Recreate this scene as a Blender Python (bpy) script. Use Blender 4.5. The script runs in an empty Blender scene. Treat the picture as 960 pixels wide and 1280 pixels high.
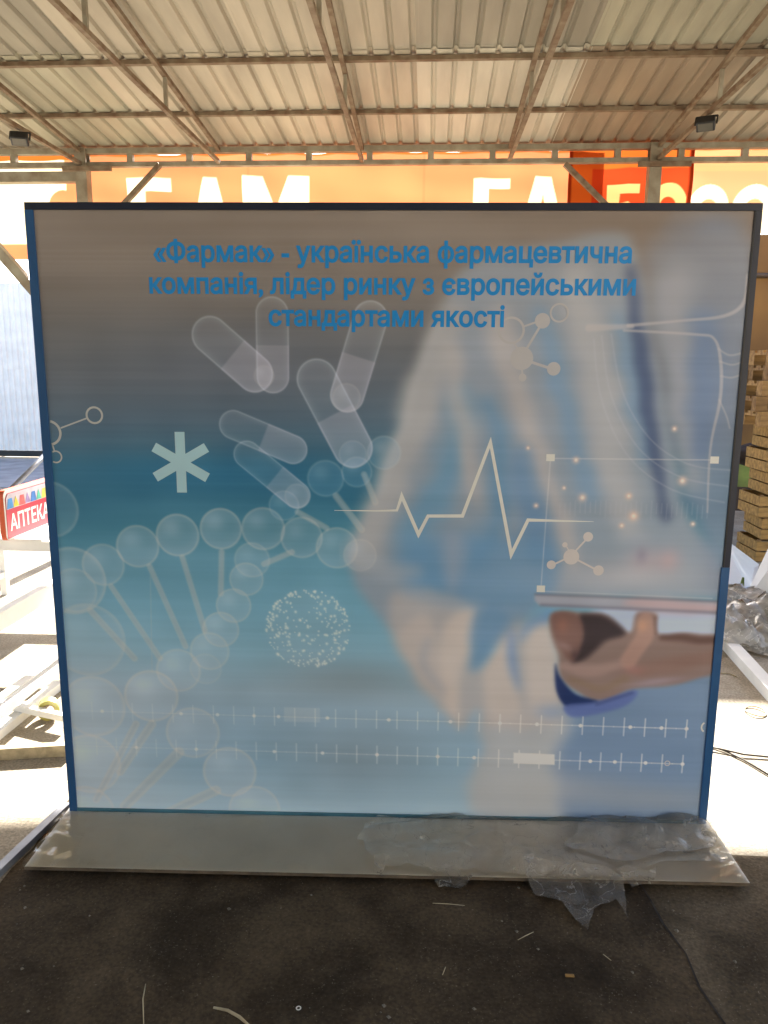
import bpy, bmesh, math, random
import numpy as np
from mathutils import Vector, Matrix, noise, geometry

random.seed(7)
rng = np.random.default_rng(11)
S = bpy.context.scene
C = S.collection
PI = math.pi

# ------------------------------------------------------------------ camera
cam_data = bpy.data.cameras.new('camera')
cam_data.sensor_fit = 'VERTICAL'
cam_data.sensor_height = 36.0
cam_data.lens = 27.03
cam_data.clip_start = 0.02
cam_data.clip_end = 2000
cam_ob = bpy.data.objects.new('camera', cam_data)
C.objects.link(cam_ob)
right = Vector((0.99829, 0.05817, 0.00639)); up = Vector((-0.017, 0.18373, 0.98283)); fwd = Vector((-0.05599, 0.98125, -0.1844))
cam_ob.matrix_world = Matrix(((right.x, up.x, -fwd.x, 0), (right.y, up.y, -fwd.y, 0), (right.z, up.z, -fwd.z, 1.6), (0, 0, 0, 1)))
S.camera = cam_ob

# ------------------------------------------------------------------ sky, sun, exposure
SUN_EL, SUN_AZ = math.radians(29.5), math.radians(2.0)      # azimuth measured from +Y towards +X
world = bpy.data.worlds.new('World'); S.world = world
world.use_nodes = True
wn = world.node_tree
sky = wn.nodes.new('ShaderNodeTexSky')
sky.sky_type = 'NISHITA'; sky.sun_disc = False
sky.sun_elevation = SUN_EL; sky.sun_rotation = SUN_AZ
sky.dust_density = 2.0
bg = wn.nodes['Background']; bg.inputs[1].default_value = 0.08
wn.links.new(sky.outputs[0], bg.inputs[0])
sl = bpy.data.lights.new('sun', 'SUN'); sl.energy = 4.5; sl.angle = math.radians(0.6); sl.color = (1, 0.93, 0.82)
so = bpy.data.objects.new('sun', sl); C.objects.link(so)
sd = Vector((math.sin(SUN_AZ) * math.cos(SUN_EL), math.cos(SUN_AZ) * math.cos(SUN_EL), math.sin(SUN_EL)))
so.rotation_euler = sd.to_track_quat('Z', 'Y').to_euler(); so.location = (0, 20, 12)
S.view_settings.view_transform = 'Standard'; S.view_settings.look = 'None'
S.view_settings.exposure = 2.9; S.view_settings.gamma = 1.0
S.view_settings.use_curve_mapping = False

# ------------------------------------------------------------------ helpers
def lin(c):
    c = np.asarray(c, float) / 255.0
    return np.where(c <= 0.04045, c / 12.92, ((c + 0.055) / 1.055) ** 2.4)

class MB:
    """collects simple shapes into one mesh"""
    def __init__(s): s.v = []; s.f = []
    def add(s, vs, fs):
        o = len(s.v); s.v += [tuple(v) for v in vs]; s.f += [tuple(i + o for i in f) for f in fs]; return s
    def box(s, lo, hi):
        x0, y0, z0 = lo; x1, y1, z1 = hi
        return s.add([(x0,y0,z0),(x1,y0,z0),(x1,y1,z0),(x0,y1,z0),(x0,y0,z1),(x1,y0,z1),(x1,y1,z1),(x0,y1,z1)],
                     [(0,3,2,1),(4,5,6,7),(0,1,5,4),(1,2,6,5),(2,3,7,6),(3,0,4,7)])
    def bar(s, a, b, w, h=None, upv=(0, 0, 1)):
        h = h or w; a = Vector(a); b = Vector(b); d = (b - a).normalized(); u = Vector(upv)
        if abs(d.dot(u)) > .98: u = Vector((0, 1, 0))
        r = d.cross(u).normalized() * (w / 2); t = r.cross(d).normalized() * (h / 2)
        vs = [p + i * r + j * t for p in (a, b) for i, j in ((-1,-1),(1,-1),(1,1),(-1,1))]
        return s.add(vs, [(3,2,1,0),(4,5,6,7),(0,1,5,4),(1,2,6,5),(2,3,7,6),(3,0,4,7)])
    def tube(s, pts, r, n=8):
        pts = [Vector(p) for p in pts]; rings = []
        for i, p in enumerate(pts):
            d = (pts[min(i+1, len(pts)-1)] - pts[max(i-1, 0)]).normalized()
            u = Vector((0,0,1)) if abs(d.z) < .95 else Vector((0,1,0))
            q = d.cross(u).normalized(); t = q.cross(d)
            rr = r[i] if hasattr(r, '__len__') else r
            rings.append([p + rr * (math.cos(2*PI*k/n) * q + math.sin(2*PI*k/n) * t) for k in range(n)])
        vs = [v for R in rings for v in R]; fs = []
        for i in range(len(pts)-1):
            for k in range(n):
                fs.append((i*n+k, i*n+(k+1)%n, (i+1)*n+(k+1)%n, (i+1)*n+k))
        fs.append(tuple(range(n-1, -1, -1))); fs.append(tuple((len(pts)-1)*n + k for k in range(n)))
        return s.add(vs, fs)
    def build(s, name, mat, parent=None, smooth=False, bevel=0):
        me = bpy.data.meshes.new(name); me.from_pydata(s.v, [], s.f); me.update()
        if bevel:
            bm = bmesh.new(); bm.from_mesh(me)
            bmesh.ops.bevel(bm, geom=bm.edges[:], offset=bevel, segments=1, affect='EDGES'); bm.to_mesh(me); bm.free()
        if smooth: me.shade_smooth()
        if mat: me.materials.append(mat)
        o = bpy.data.objects.new(name, me); C.objects.link(o); o.parent = parent
        return o

def empty(name, loc=(0,0,0), rz=0, label=None, cat=None, group=None):
    o = bpy.data.objects.new(name, None); C.objects.link(o); o.location = loc; o.rotation_euler = (0,0,rz)
    o.empty_display_size = .1
    return tag(o, label, cat, group)
def tag(o, label=None, cat=None, group=None, kind=None):
    if label: o['label'] = label
    if cat: o['category'] = cat
    if group: o['group'] = group
    if kind: o['kind'] = kind
    return o
def copy_tree(o, parent=None):
    c = o.copy(); C.objects.link(c); c.parent = parent
    for ch in list(o.children): copy_tree(ch, c)
    return c

def new_mat(name):
    m = bpy.data.materials.new(name); m.use_nodes = True
    return m, m.node_tree, m.node_tree.nodes['Principled BSDF']
def mat(name, col, rough=.6, metal=0, var=.12, scale=6, bump=0, bscale=60, spec=.4, col2=None, detail=5, stretch=(1,1,1)):
    """plain surface with noise-driven colour variation, dirt and fine relief"""
    m, t, b = new_mat(name); N = t.nodes.new; L = t.links.new
    tc = N('ShaderNodeTexCoord'); mp = N('ShaderNodeMapping'); mp.inputs['Scale'].default_value = stretch
    L(tc.outputs['Object'], mp.inputs[0])
    nz = N('ShaderNodeTexNoise'); nz.inputs['Scale'].default_value = scale; nz.inputs['Detail'].default_value = detail
    L(mp.outputs[0], nz.inputs['Vector'])
    r = N('ShaderNodeValToRGB'); c = np.array(col, float); d = np.array(col2, float) if col2 is not None else c * (1 - 2.2*var)
    r.color_ramp.elements[0].position = .32; r.color_ramp.elements[1].position = .66
    r.color_ramp.elements[0].color = (*np.clip(d,0,1), 1); r.color_ramp.elements[1].color = (*np.clip(c * (1+var*.4),0,1), 1)
    L(nz.outputs['Fac'], r.inputs[0]); L(r.outputs[0], b.inputs['Base Color'])
    b.inputs['Roughness'].default_value = rough; b.inputs['Metallic'].default_value = metal
    b.inputs['Specular IOR Level'].default_value = spec
    if bump:
        n2 = N('ShaderNodeTexNoise'); n2.inputs['Scale'].default_value = bscale; n2.inputs['Detail'].default_value = 6
        L(mp.outputs[0], n2.inputs['Vector'])
        bp = N('ShaderNodeBump'); bp.inputs['Strength'].default_value = bump; bp.inputs['Distance'].default_value = .01
        L(n2.outputs['Fac'], bp.inputs['Height']); L(bp.outputs[0], b.inputs['Normal'])
    return m

M = {}
M['steel_paint'] = mat('grey_green_painted_steel', (.27,.25,.19), .55, .0, .25, 9, .15, 80, col2=(.19,.15,.10))
M['rust_steel'] = mat('rusty_olive_steel', (.19,.15,.10), .65, 0, .3, 14, .2, 90, col2=(.12,.07,.038))
M['white_paint'] = mat('white_paint', (.84,.84,.82), .45, 0, .05, 5)
M['galv'] = mat('galvanised_steel', (.35,.37,.42), .4, .6, .12, 12)
M['blue'] = mat('blue_vinyl_strip', (.022,.10,.26), .35, 0, .06, 4)
M['navy'] = mat('navy_black_profile', (.012,.018,.04), .4, 0, .1, 4)
M['black'] = mat('black_plastic', (.02,.02,.022), .45, 0, .1, 5)
M['board'] = mat('white_laminate', (.86,.83,.77), .35, 0, .06, 3)
M['board_edge'] = mat('raw_board_edge', (.16,.125,.09), .8, 0, .2, 30)
M['back'] = mat('grey_backing_board', (.45,.44,.42), .7, 0, .08, 4)
M['pallet'] = mat('raw_pallet_wood', (.36,.22,.085), .75, 0, .2, 5, .2, 40, col2=(.18,.10,.035), stretch=(1,6,6))
M['pallet2'] = mat('weathered_pallet_wood', (.25,.15,.06), .8, 0, .2, 5, .2, 40, col2=(.12,.065,.025), stretch=(1,6,6))
M['crate'] = mat('yellow_crate_wood', (.42,.25,.08), .7, 0, .22, 6, .15, 40, stretch=(1,5,5))
M['straw'] = mat('dry_straw', (.50,.42,.27), .7, 0, .15, 30)
M['wire'] = mat('dark_wire', (.06,.05,.04), .6, 0, .1, 30)
M['foam'] = mat('white_foam_board', (.74,.75,.76), .7, 0, .03, 5)
M['tape'] = mat('packing_tape', (.45,.42,.12), .3, 0, .15, 20)
M['card'] = mat('cardboard', (.35,.24,.13), .8, 0, .1, 20)
M['tanwall'] = mat('ochre_board_wall', (.17,.10,.030), .75, 0, .15, 1.2, .1, 20, col2=(.10,.055,.018))
M['green'] = mat('green_board', (.16,.22,.05), .7, 0, .2, 6)
M['bag'] = mat('dark_sack', (.05,.035,.03), .8, 0, .2, 12)
M['road'] = mat('asphalt', (.36,.34,.35), .85, 0, .15, 3, .3, 120)
M['red'] = mat('red_sign_face', (.55,.035,.065), .4, 0, .05, 6)
M['orange_edge'] = mat('orange_red_edge', (.62,.10,.03), .45, 0, .05, 6)
M['ivory'] = mat('ivory_print', (.8,.78,.72), .5, 0, .03, 6)

def film_mat(name, dens=.08, rough=.1, crease=22):
    m, t, b = new_mat(name); N = t.nodes.new; L = t.links.new
    out = t.nodes['Material Output']; t.nodes.remove(b)
    tr = N('ShaderNodeBsdfTransparent'); gl = N('ShaderNodeBsdfGlossy'); gl.inputs['Roughness'].default_value = rough
    gl.inputs[0].default_value = (.97,.97,.97,1)
    tl = N('ShaderNodeBsdfTranslucent'); df = N('ShaderNodeBsdfDiffuse')
    tl.inputs[0].default_value = df.inputs[0].default_value = (.92,.90,.86,1)
    a = N('ShaderNodeMixShader'); a.inputs[0].default_value = .55; L(df.outputs[0], a.inputs[1]); L(tl.outputs[0], a.inputs[2])
    tc = N('ShaderNodeTexCoord')
    def nz(sc, dist):
        n = N('ShaderNodeTexNoise'); n.inputs['Scale'].default_value = sc; n.inputs['Detail'].default_value = 5; n.inputs['Distortion'].default_value = dist
        L(tc.outputs['Object'], n.inputs['Vector']); return n
    n1 = nz(crease, .5); n2 = nz(8, 1.2)
    ab = N('ShaderNodeMath'); ab.operation = 'SUBTRACT'; ab.inputs[1].default_value = .5; L(n1.outputs['Fac'], ab.inputs[0])
    ac_ = N('ShaderNodeMath'); ac_.operation = 'ABSOLUTE'; L(ab.outputs[0], ac_.inputs[0])       # creases where the noise crosses its middle
    cr = N('ShaderNodeMapRange'); cr.inputs[1].default_value = 0; cr.inputs[2].default_value = .014; cr.inputs[3].default_value = 1; cr.inputs[4].default_value = 0; L(ac_.outputs[0], cr.inputs[0])
    mr = N('ShaderNodeMapRange'); mr.inputs[1].default_value = .3; mr.inputs[2].default_value = .7
    mr.inputs[3].default_value = dens*.5; mr.inputs[4].default_value = dens*1.8; L(n2.outputs['Fac'], mr.inputs[0])
    ad = N('ShaderNodeMath'); ad.operation = 'MULTIPLY_ADD'; ad.inputs[1].default_value = dens*1.3; L(cr.outputs[0], ad.inputs[0]); L(mr.outputs[0], ad.inputs[2])
    bp = N('ShaderNodeBump'); bp.inputs['Strength'].default_value = .8; bp.inputs['Distance'].default_value = .012; L(ac_.outputs[0], bp.inputs['Height'])
    L(bp.outputs[0], gl.inputs['Normal']); L(bp.outputs[0], df.inputs['Normal'])
    x = N('ShaderNodeMixShader'); L(ad.outputs[0], x.inputs[0]); L(tr.outputs[0], x.inputs[1]); L(a.outputs[0], x.inputs[2])
    fr = N('ShaderNodeFresnel'); fr.inputs['IOR'].default_value = 1.34; L(bp.outputs[0], fr.inputs['Normal'])
    y = N('ShaderNodeMixShader'); L(fr.outputs[0], y.inputs[0]); L(x.outputs[0], y.inputs[1]); L(gl.outputs[0], y.inputs[2])
    L(y.outputs[0], out.inputs[0]); return m
M['film'] = film_mat('clear_stretch_film', .12, .07, 11)
M['wrap'] = film_mat('tight_stretch_film', .02, .08, 5)
M['film_thick'] = film_mat('crumpled_stretch_film', .17, .14, 13)
M['film_heap'] = film_mat('piled_stretch_film', .42, .12, 9)

def cloth_mat(name, attr=None, col=(1,1,1), trans=.55):
    """printed banner cloth that lets the sun through"""
    m, t, b = new_mat(name); N = t.nodes.new; L = t.links.new
    out = t.nodes['Material Output']; t.nodes.remove(b)
    df = N('ShaderNodeBsdfDiffuse'); tl = N('ShaderNodeBsdfTranslucent'); mx = N('ShaderNodeMixShader'); mx.inputs[0].default_value = trans
    if attr:
        a = N('ShaderNodeAttribute'); a.attribute_name = attr
        L(a.outputs['Color'], df.inputs[0]); L(a.outputs['Color'], tl.inputs[0])
    else:
        df.inputs[0].default_value = tl.inputs[0].default_value = (*col, 1)
    L(df.outputs[0], mx.inputs[1]); L(tl.outputs[0], mx.inputs[2]); L(mx.outputs[0], out.inputs[0]); return m

def inside(pts, X, Y):
    r = np.zeros(X.shape, bool); n = len(pts)
    for i in range(n):
        (x0, y0), (x1, y1) = pts[i], pts[(i+1) % n]
        if y0 == y1: continue
        k = ((y0 > Y) != (y1 > Y)) & (X < (x1-x0) * (Y-y0) / (y1-y0) + x0); r ^= k
    return r
def text_glyphs(body, bold=.0):
    """outlines of a text line, thickened, filled by non-zero winding; one (verts, faces) per letter"""
    cu = bpy.data.curves.new('text', 'FONT'); cu.body = body; cu.resolution_u = 4; cu.fill_mode = 'NONE'
    o = bpy.data.objects.new('text', cu); C.objects.link(o)
    bpy.context.view_layer.update()
    me = bpy.data.meshes.new_from_object(o.evaluated_get(bpy.context.evaluated_depsgraph_get()))
    v = np.array([p.co[:2] for p in me.vertices]); nxt = {}
    for e in me.edges: nxt.setdefault(e.vertices[0], []).append(e.vertices[1]); nxt.setdefault(e.vertices[1], []).append(e.vertices[0])
    bpy.data.objects.remove(o); bpy.data.curves.remove(cu); bpy.data.meshes.remove(me)
    loops, seen = [], set()
    for i in range(len(v)):
        if i in seen or i not in nxt: continue
        lp = [i]; seen.add(i); cur = i + 1 if i + 1 in nxt[i] else nxt[i][0]
        while cur not in seen:
            lp.append(cur); seen.add(cur); cand = [k for k in nxt[cur] if k not in seen]
            if not cand: break
            cur = min(cand)
        p = v[lp]
        if len(p) > 3: loops.append(p)
    area = lambda p: .5*np.sum(p[:,0]*np.roll(p[:,1],-1) - np.roll(p[:,0],-1)*p[:,1])
    off = []
    for p in loops:
        hole = any(r is not p and area(r)*area(p) < 0 and abs(area(r)) > abs(area(p)) and inside([tuple(k) for k in r], p[:,0], p[:,1]).all() for r in loops)
        if (area(p) > 0) == hole: p = p[::-1]                 # outlines run counter-clockwise, holes clockwise
        keep = [i for i in range(len(p)) if np.hypot(*(p[i]-p[i-1])) > 1e-4]; p = p[keep]
        d = np.roll(p,-1,0) - p; d /= np.hypot(d[:,0], d[:,1])[:,None] + 1e-12; n = np.stack([d[:,1], -d[:,0]], 1)
        m = n + np.roll(n,1,0); m /= np.hypot(m[:,0], m[:,1])[:,None] + 1e-9
        k = np.clip((m*n).sum(1), .5, 1); off.append(p + m*bold/k[:,None])
    off.sort(key=lambda p: p[:,0].min()); groups = []
    for p in off:
        lo, hi = p[:,0].min(), p[:,0].max()
        if groups and lo < groups[-1][0] - .35*min(hi-lo, .3): groups[-1][1].append(p); groups[-1][0] = max(hi, groups[-1][0])
        else: groups.append([hi, [p]])
    res = []
    for _, ps in groups:
        pts, ed = [], []
        for p in ps:
            b = len(pts); pts += [Vector(q) for q in p]; ed += [(b+i, b+(i+1) % len(p)) for i in range(len(p))]
        vv, _, ff, *_ = geometry.delaunay_2d_cdt(pts, ed, [], 0, 1e-6)
        vv = np.array([q[:] for q in vv]); keepf = []
        for f_ in ff:
            c = vv[list(f_)].mean(0); w = 0
            for p in ps:
                a, b2 = p, np.roll(p,-1,0); cr = (b2[:,0]-a[:,0])*(c[1]-a[:,1]) - (c[0]-a[:,0])*(b2[:,1]-a[:,1])
                w += np.sum((a[:,1] <= c[1]) & (b2[:,1] > c[1]) & (cr > 0)) - np.sum((a[:,1] > c[1]) & (b2[:,1] <= c[1]) & (cr < 0))
            if w: keepf.append(tuple(f_))
        res.append((vv, keepf))
    return res
def crumple(name, m, outline, n, zfun, parent=None, jitter=.012):
    """crinkled film: random points inside an outline, triangulated, lifted by zfun"""
    ol = [Vector(p) for p in outline]
    xs = [p.x for p in ol]; ys = [p.y for p in ol]
    pts = []; edge = []
    for i, p in enumerate(ol):
        q = ol[(i+1) % len(ol)]; k = max(2, int((q-p).length / .03))
        for j in range(k): pts.append(p.lerp(q, j/k) + Vector((random.uniform(-1,1), random.uniform(-1,1))) * jitter)
    ne = len(pts); edge = [(i, (i+1) % ne) for i in range(ne)]
    while n > 0:
        p = Vector((random.uniform(min(xs), max(xs)), random.uniform(min(ys), max(ys))))
        pts.append(p); n -= 1
    v, e, f, *_ = geometry.delaunay_2d_cdt(pts, edge, [list(range(ne))], 1, 1e-5)
    b = MB(); b.add([(p.x, p.y, zfun(p.x, p.y)) for p in v], [tuple(q) for q in f])
    return b.build(name, m, parent, True)

# ------------------------------------------------------------------ ground
def ground_material(name, dark, lite, spot, stn):
    m, t, b = new_mat(name); N = t.nodes.new; L = t.links.new
    geo = N('ShaderNodeNewGeometry')
    def nz(scale, detail=6, dist=0):
        n = N('ShaderNodeTexNoise'); n.inputs['Scale'].default_value = scale; n.inputs['Detail'].default_value = detail
        n.inputs['Distortion'].default_value = dist; L(geo.outputs['Position'], n.inputs['Vector']); return n.outputs['Fac']
    def ramp(f, p0, c0, p1, c1):
        r = N('ShaderNodeValToRGB'); r.color_ramp.elements[0].position = p0; r.color_ramp.elements[1].position = p1
        r.color_ramp.elements[0].color = (*c0, 1); r.color_ramp.elements[1].color = (*c1, 1); L(f, r.inputs[0]); return r.outputs[0]
    def mixc(f, a, c, mode='MIX'):
        x = N('ShaderNodeMix'); x.data_type = 'RGBA'; x.blend_type = mode
        if isinstance(f, float): x.inputs[0].default_value = f
        else: L(f, x.inputs[0])
        L(a, x.inputs[6]); L(c, x.inputs[7]); return x.outputs[2]
    base = ramp(nz(2.1, 10, .8), .38, dark, .68, lite)
    fine = ramp(nz(95, 10), .30, (.55,.55,.55), .66, (1.15,1.12,1.08))
    col = mixc(.85, base, fine, 'MULTIPLY')
    spots = ramp(nz(190, 3), .66, (0,0,0), .74, (1,1,1))
    light = N('ShaderNodeRGB'); light.outputs[0].default_value = (*spot, 1)
    col = mixc(spots, col, light.outputs[0])
    stain = ramp(nz(4.2, 7, 1.2), .28, stn, .55, (1,1,1))
    col = mixc(1.0, col, stain, 'MULTIPLY')
    L(col, b.inputs['Base Color']); b.inputs['Roughness'].default_value = .9; b.inputs['Specular IOR Level'].default_value = .2
    bp = N('ShaderNodeBump'); bp.inputs['Strength'].default_value = .55; bp.inputs['Distance'].default_value = .012
    ad = N('ShaderNodeMath'); ad.operation = 'MULTIPLY_ADD'; ad.inputs[1].default_value = .35
    L(nz(90, 8), ad.inputs[0]); L(nz(14, 6), ad.inputs[2]); L(ad.outputs[0], bp.inputs['Height']); L(bp.outputs[0], b.inputs['Normal'])
    return m
M['ground'] = ground_material('dusty_concrete', (.34,.30,.24), (.46,.42,.35), (.50,.46,.40), (.78,.76,.73))
M['floor'] = ground_material('stained_shaded_floor', (.046,.033,.020), (.122,.090,.056), (.19,.16,.12), (.60,.58,.55))
M['slab'] = ground_material('worn_slab', (.09,.069,.044), (.18,.143,.098), (.24,.21,.17), (.55,.53,.50))
gb = MB(); gb.add([(-600,-600,0),(600,-600,0),(600,600,0),(-600,600,0)], [(0,1,2,3)])
tag(gb.build('ground', M['ground']), kind='structure')
rb = MB(); rb.add([(-60,9.8,.004),(60,9.8,.004),(60,12.9,.004),(-60,12.9,.004)], [(0,1,2,3)])
tag(rb.build('road', M['road']), kind='structure')
# oil-stained slab, broken right edge; its dark colour also stands for the panel's shade
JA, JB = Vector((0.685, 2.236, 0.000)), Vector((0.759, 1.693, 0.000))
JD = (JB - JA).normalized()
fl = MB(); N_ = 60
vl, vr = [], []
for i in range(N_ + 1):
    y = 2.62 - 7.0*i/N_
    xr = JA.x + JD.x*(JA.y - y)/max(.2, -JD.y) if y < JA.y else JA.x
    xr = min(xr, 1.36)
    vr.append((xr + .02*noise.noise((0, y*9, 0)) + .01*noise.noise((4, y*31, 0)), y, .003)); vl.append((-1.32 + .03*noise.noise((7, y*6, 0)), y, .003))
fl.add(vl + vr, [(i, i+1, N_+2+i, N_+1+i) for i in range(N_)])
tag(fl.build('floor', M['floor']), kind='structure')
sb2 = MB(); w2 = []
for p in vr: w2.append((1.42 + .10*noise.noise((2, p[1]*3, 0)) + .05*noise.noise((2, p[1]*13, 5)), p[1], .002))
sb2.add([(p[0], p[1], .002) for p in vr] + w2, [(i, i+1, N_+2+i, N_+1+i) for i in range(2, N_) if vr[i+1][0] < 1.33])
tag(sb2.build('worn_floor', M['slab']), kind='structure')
jb = MB(); q = [p for p in vr if p[1] < 2.3]
jb.add([(p[0]-.001-.003*random.random(), p[1], .0042) for p in q] + [(p[0]+.001+.004*random.random(), p[1], .0042) for p in q], [(i, len(q)+i, len(q)+i+1, i+1) for i in range(len(q)-1)])
tag(jb.build('floor_joint', mat('dark_joint', (.05,.042,.035), .95, 0, .3, 20)), kind='structure')
# unseen wall added behind the viewer to cut sky light and bounce warm light
rw = empty('added_bounce_wall', (0.5, -3.9, 0), 0, 'unseen cream wall added behind the viewer to bounce warm light', 'wall')
MB().box((-8, -.12, 0), (8, .12, 4.35)).build('wall_face', mat('bounce_wall_cream', (.55,.50,.42), .9, 0, .1, 1.5, .2, 40), rw)
MB().box((-1.2, .125, 0), (1.2, .16, 2.4)).build('gate', M['galv'], rw)

# ------------------------------------------------------------------ canopy (steel shed roof)
shed = empty('steel_canopy', (-3.05, 6.95, 0), 0, 'open steel canopy with ribbed metal sheet roof on thin trusses', 'canopy')
def W(p): return (p[0] + 3.05, p[1] - 6.95, p[2])        # world -> canopy-local
def roof_z(y): return 3.47 + .09 * (6.95 - y)
sheet_cols = [(.49,.445,.35), (.41,.395,.30), (.52,.47,.37), (.36,.335,.265), (.60,.57,.47), (.33,.27,.195)]
sheet_mats = [mat('roof_sheet_tint', tuple(np.array(c)*.84), .45, 0, .11, 7, .05, 30, stretch=(1,.12,1)) for c in sheet_cols]
PITCH = .1375
def sheet_mesh(y0, y1, lift):
    prof = []
    for k in range(8):
        x = k * PITCH
        prof += [(x, 0), (x+.094, 0), (x+.108, .020), (x+.1235, .020)]
    prof.append((8*PITCH + .02, 0))
    b = MB(); n = len(prof)
    for y in (y0, y1): b.add([(x, y - 6.95, roof_z(y) + z + lift) for x, z in prof], [])
    b.f = [(i, i+1, n+i+1, n+i) for i in range(n-1)]
    me = bpy.data.meshes.new('roof_sheet'); me.from_pydata(b.v, [], b.f); return me
pick = {(-3): 5, (-2): 3, (-1): 5, 0: 3, 1: 1, 2: 0, 3: 2, 4: 4, 5: 5, 6: 3, 7: 5}
for ci, (y0, y1, lift) in enumerate(((5.40, 7.12, 0), (2.4, 5.52, .004), (-.6, 2.5, .008), (-3.6, -.5, .012))):
    for si in range(6):
        me = sheet_mesh(y0, y1, lift + .0015 * (si % 2)); me.materials.append(sheet_mats[si])
        for k in range(-3, 8):
            s_ = pick.get(k, (k*5+1) % 6)
            if ci: s_ = [3,5,1,3,1,3,0,2,3,1,3][(k+3+ci) % 11]
            if s_ != si: continue
            o = bpy.data.objects.new('roof_sheet', me); C.objects.link(o); o.parent = shed
            o.location = (-3.9 + 1.1*k + 3.05 - .62, 0, .001*(k % 2))
for y in (6.295, 5.477, 4.66, 3.84, 3.02, 2.2, 1.38, .56, -.26, -1.08, -1.9, -2.72):
    z = roof_z(y) - .018
    b = MB(); b.box(W((-7.2, y-.02, z-.014)), W((8.2, y+.02, z+.014))); b.build('purlin', M['rust_steel'], shed)
TX = [-5.51, -4.28, -3.05, -1.83, -.60, .64, 1.87, 3.1, 4.33, 5.56]
for x in TX:
    zt = lambda y: roof_z(y) - .050
    MB().bar(W((x, 6.93, zt(6.93))), W((x, -3.5, zt(-3.5))), .030, .030).build('upper_chord', M['rust_steel'], shed)
    MB().bar(W((x, 6.93, 3.322)), W((x, -3.5, 3.322)), .030, .030).build('lower_chord', M['rust_steel'], shed)
    for y in (5.58, 4.33, 3.08, 1.8, .5, -.8, -2.1):
        MB().bar(W((x+.002, y, 3.3375)), W((x+.002, y, zt(y)-.0155)), .024, .024, (0,1,0)).build('strut', M['steel_paint'], shed)
# eave lattice girder
MB().box(W((-7.2, 6.95, 3.405)), W((8.2, 7.01, 3.452))).build('eave_top_chord', M['steel_paint'], shed)
MB().box(W((-7.2, 6.95, 3.300)), W((8.2, 7.01, 3.338))).build('eave_bottom_chord', M['steel_paint'], shed)
for k in range(-8, 15):
    x = -2.62 + .52 * k
    if min(abs(x - q) for q in (-3.05, 1.85)) < .12: continue
    MB().box(W((x-.025, 6.956, 3.3385)), W((x+.025, 7.004, 3.4045))).build('girder_post', M['steel_paint'], shed)
for x in (-3.05, 1.85, 6.75):
    MB().box(W((x-.05, 6.93, 0)), W((x+.05, 6.949, 3.45))).box(W((x-.05, 7.011, 0)), W((x+.05, 7.03, 3.45))).box(W((x-.05,6.949,0)), W((x+.05,7.011,3.29))).build('column', M['steel_paint'], shed)
    MB().box(W((x-.12, 6.925, -.001)), W((x+.12, 7.035, .012))).build('base_plate', M['steel_paint'], shed)
    MB().box(W((x-.15, 6.90, 3.255)), W((x+.28, 6.928, 3.295))).build('bracket', M['rust_steel'], shed)
def brace(a, b, w, m): MB().bar(W(a), W(b), w, w).build('knee_brace', m, shed)
brace((-2.336, 6.900, 3.297), (-3.110, 6.900, 2.563), .04, M['rust_steel'])
brace((1.095, 6.900, 3.277), (1.920, 6.900, 2.529), .04, M['rust_steel'])
brace((-4.180, 6.860, 3.040), (-3.185, 6.880, 1.869), .085, M['steel_paint'])
MB().box(W((-7.2, 7.04, 3.20)), W((-3.06, 7.13, 3.285))).build('side_beam', M['steel_paint'], shed)
for y in (-3.4,):
    for x in (-3.05, 1.85): MB().box(W((x-.05, y-.05, 0)), W((x+.05, y+.05, 3.30))).build('column', M['steel_paint'], shed)

def floodlight(loc, rz, label):
    t = empty('floodlight', loc, rz, label, 'floodlight', 'floodlights on the canopy trusses')
    MB().box((-.07,-.045,-.035), (.07,.045,.035)).build('housing', M['black'], t, bevel=.006)
    MB().box((-.055,-.034,-.0375), (.055,.034,-.0352)).build('glass', mat('lamp_glass', (.10,.095,.08), .2), t)
    MB().bar((-.08,0,0), (-.08,0,.09), .012).bar((.08,0,0), (.08,0,.09), .012).bar((-.08,0,.09), (.08,0,.09), .012).build('bracket', M['black'], t)
    for k in range(5): MB().box((-.06, -.036+.018*k-.002, .0352), (.06, -.036+.018*k+.002, .05)).build('cooling_fin', M['black'], t)
    MB().tube([(0,.03,.05), (.03,.05,.09), (.0,.02,.12), (0,0,.16)], .005, 6).build('cable', M['black'], t, True)
    t.rotation_euler = (math.radians(-38), 0, rz); t.scale = (.85, .85, .85); return t
floodlight((-3.04, 5.90, 3.235), .3, 'small black floodlight on the truss over the cream banner end')
floodlight((1.84, 5.72, 3.235), -.4, 'small black floodlight on the truss over the red banner overlap')

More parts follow.
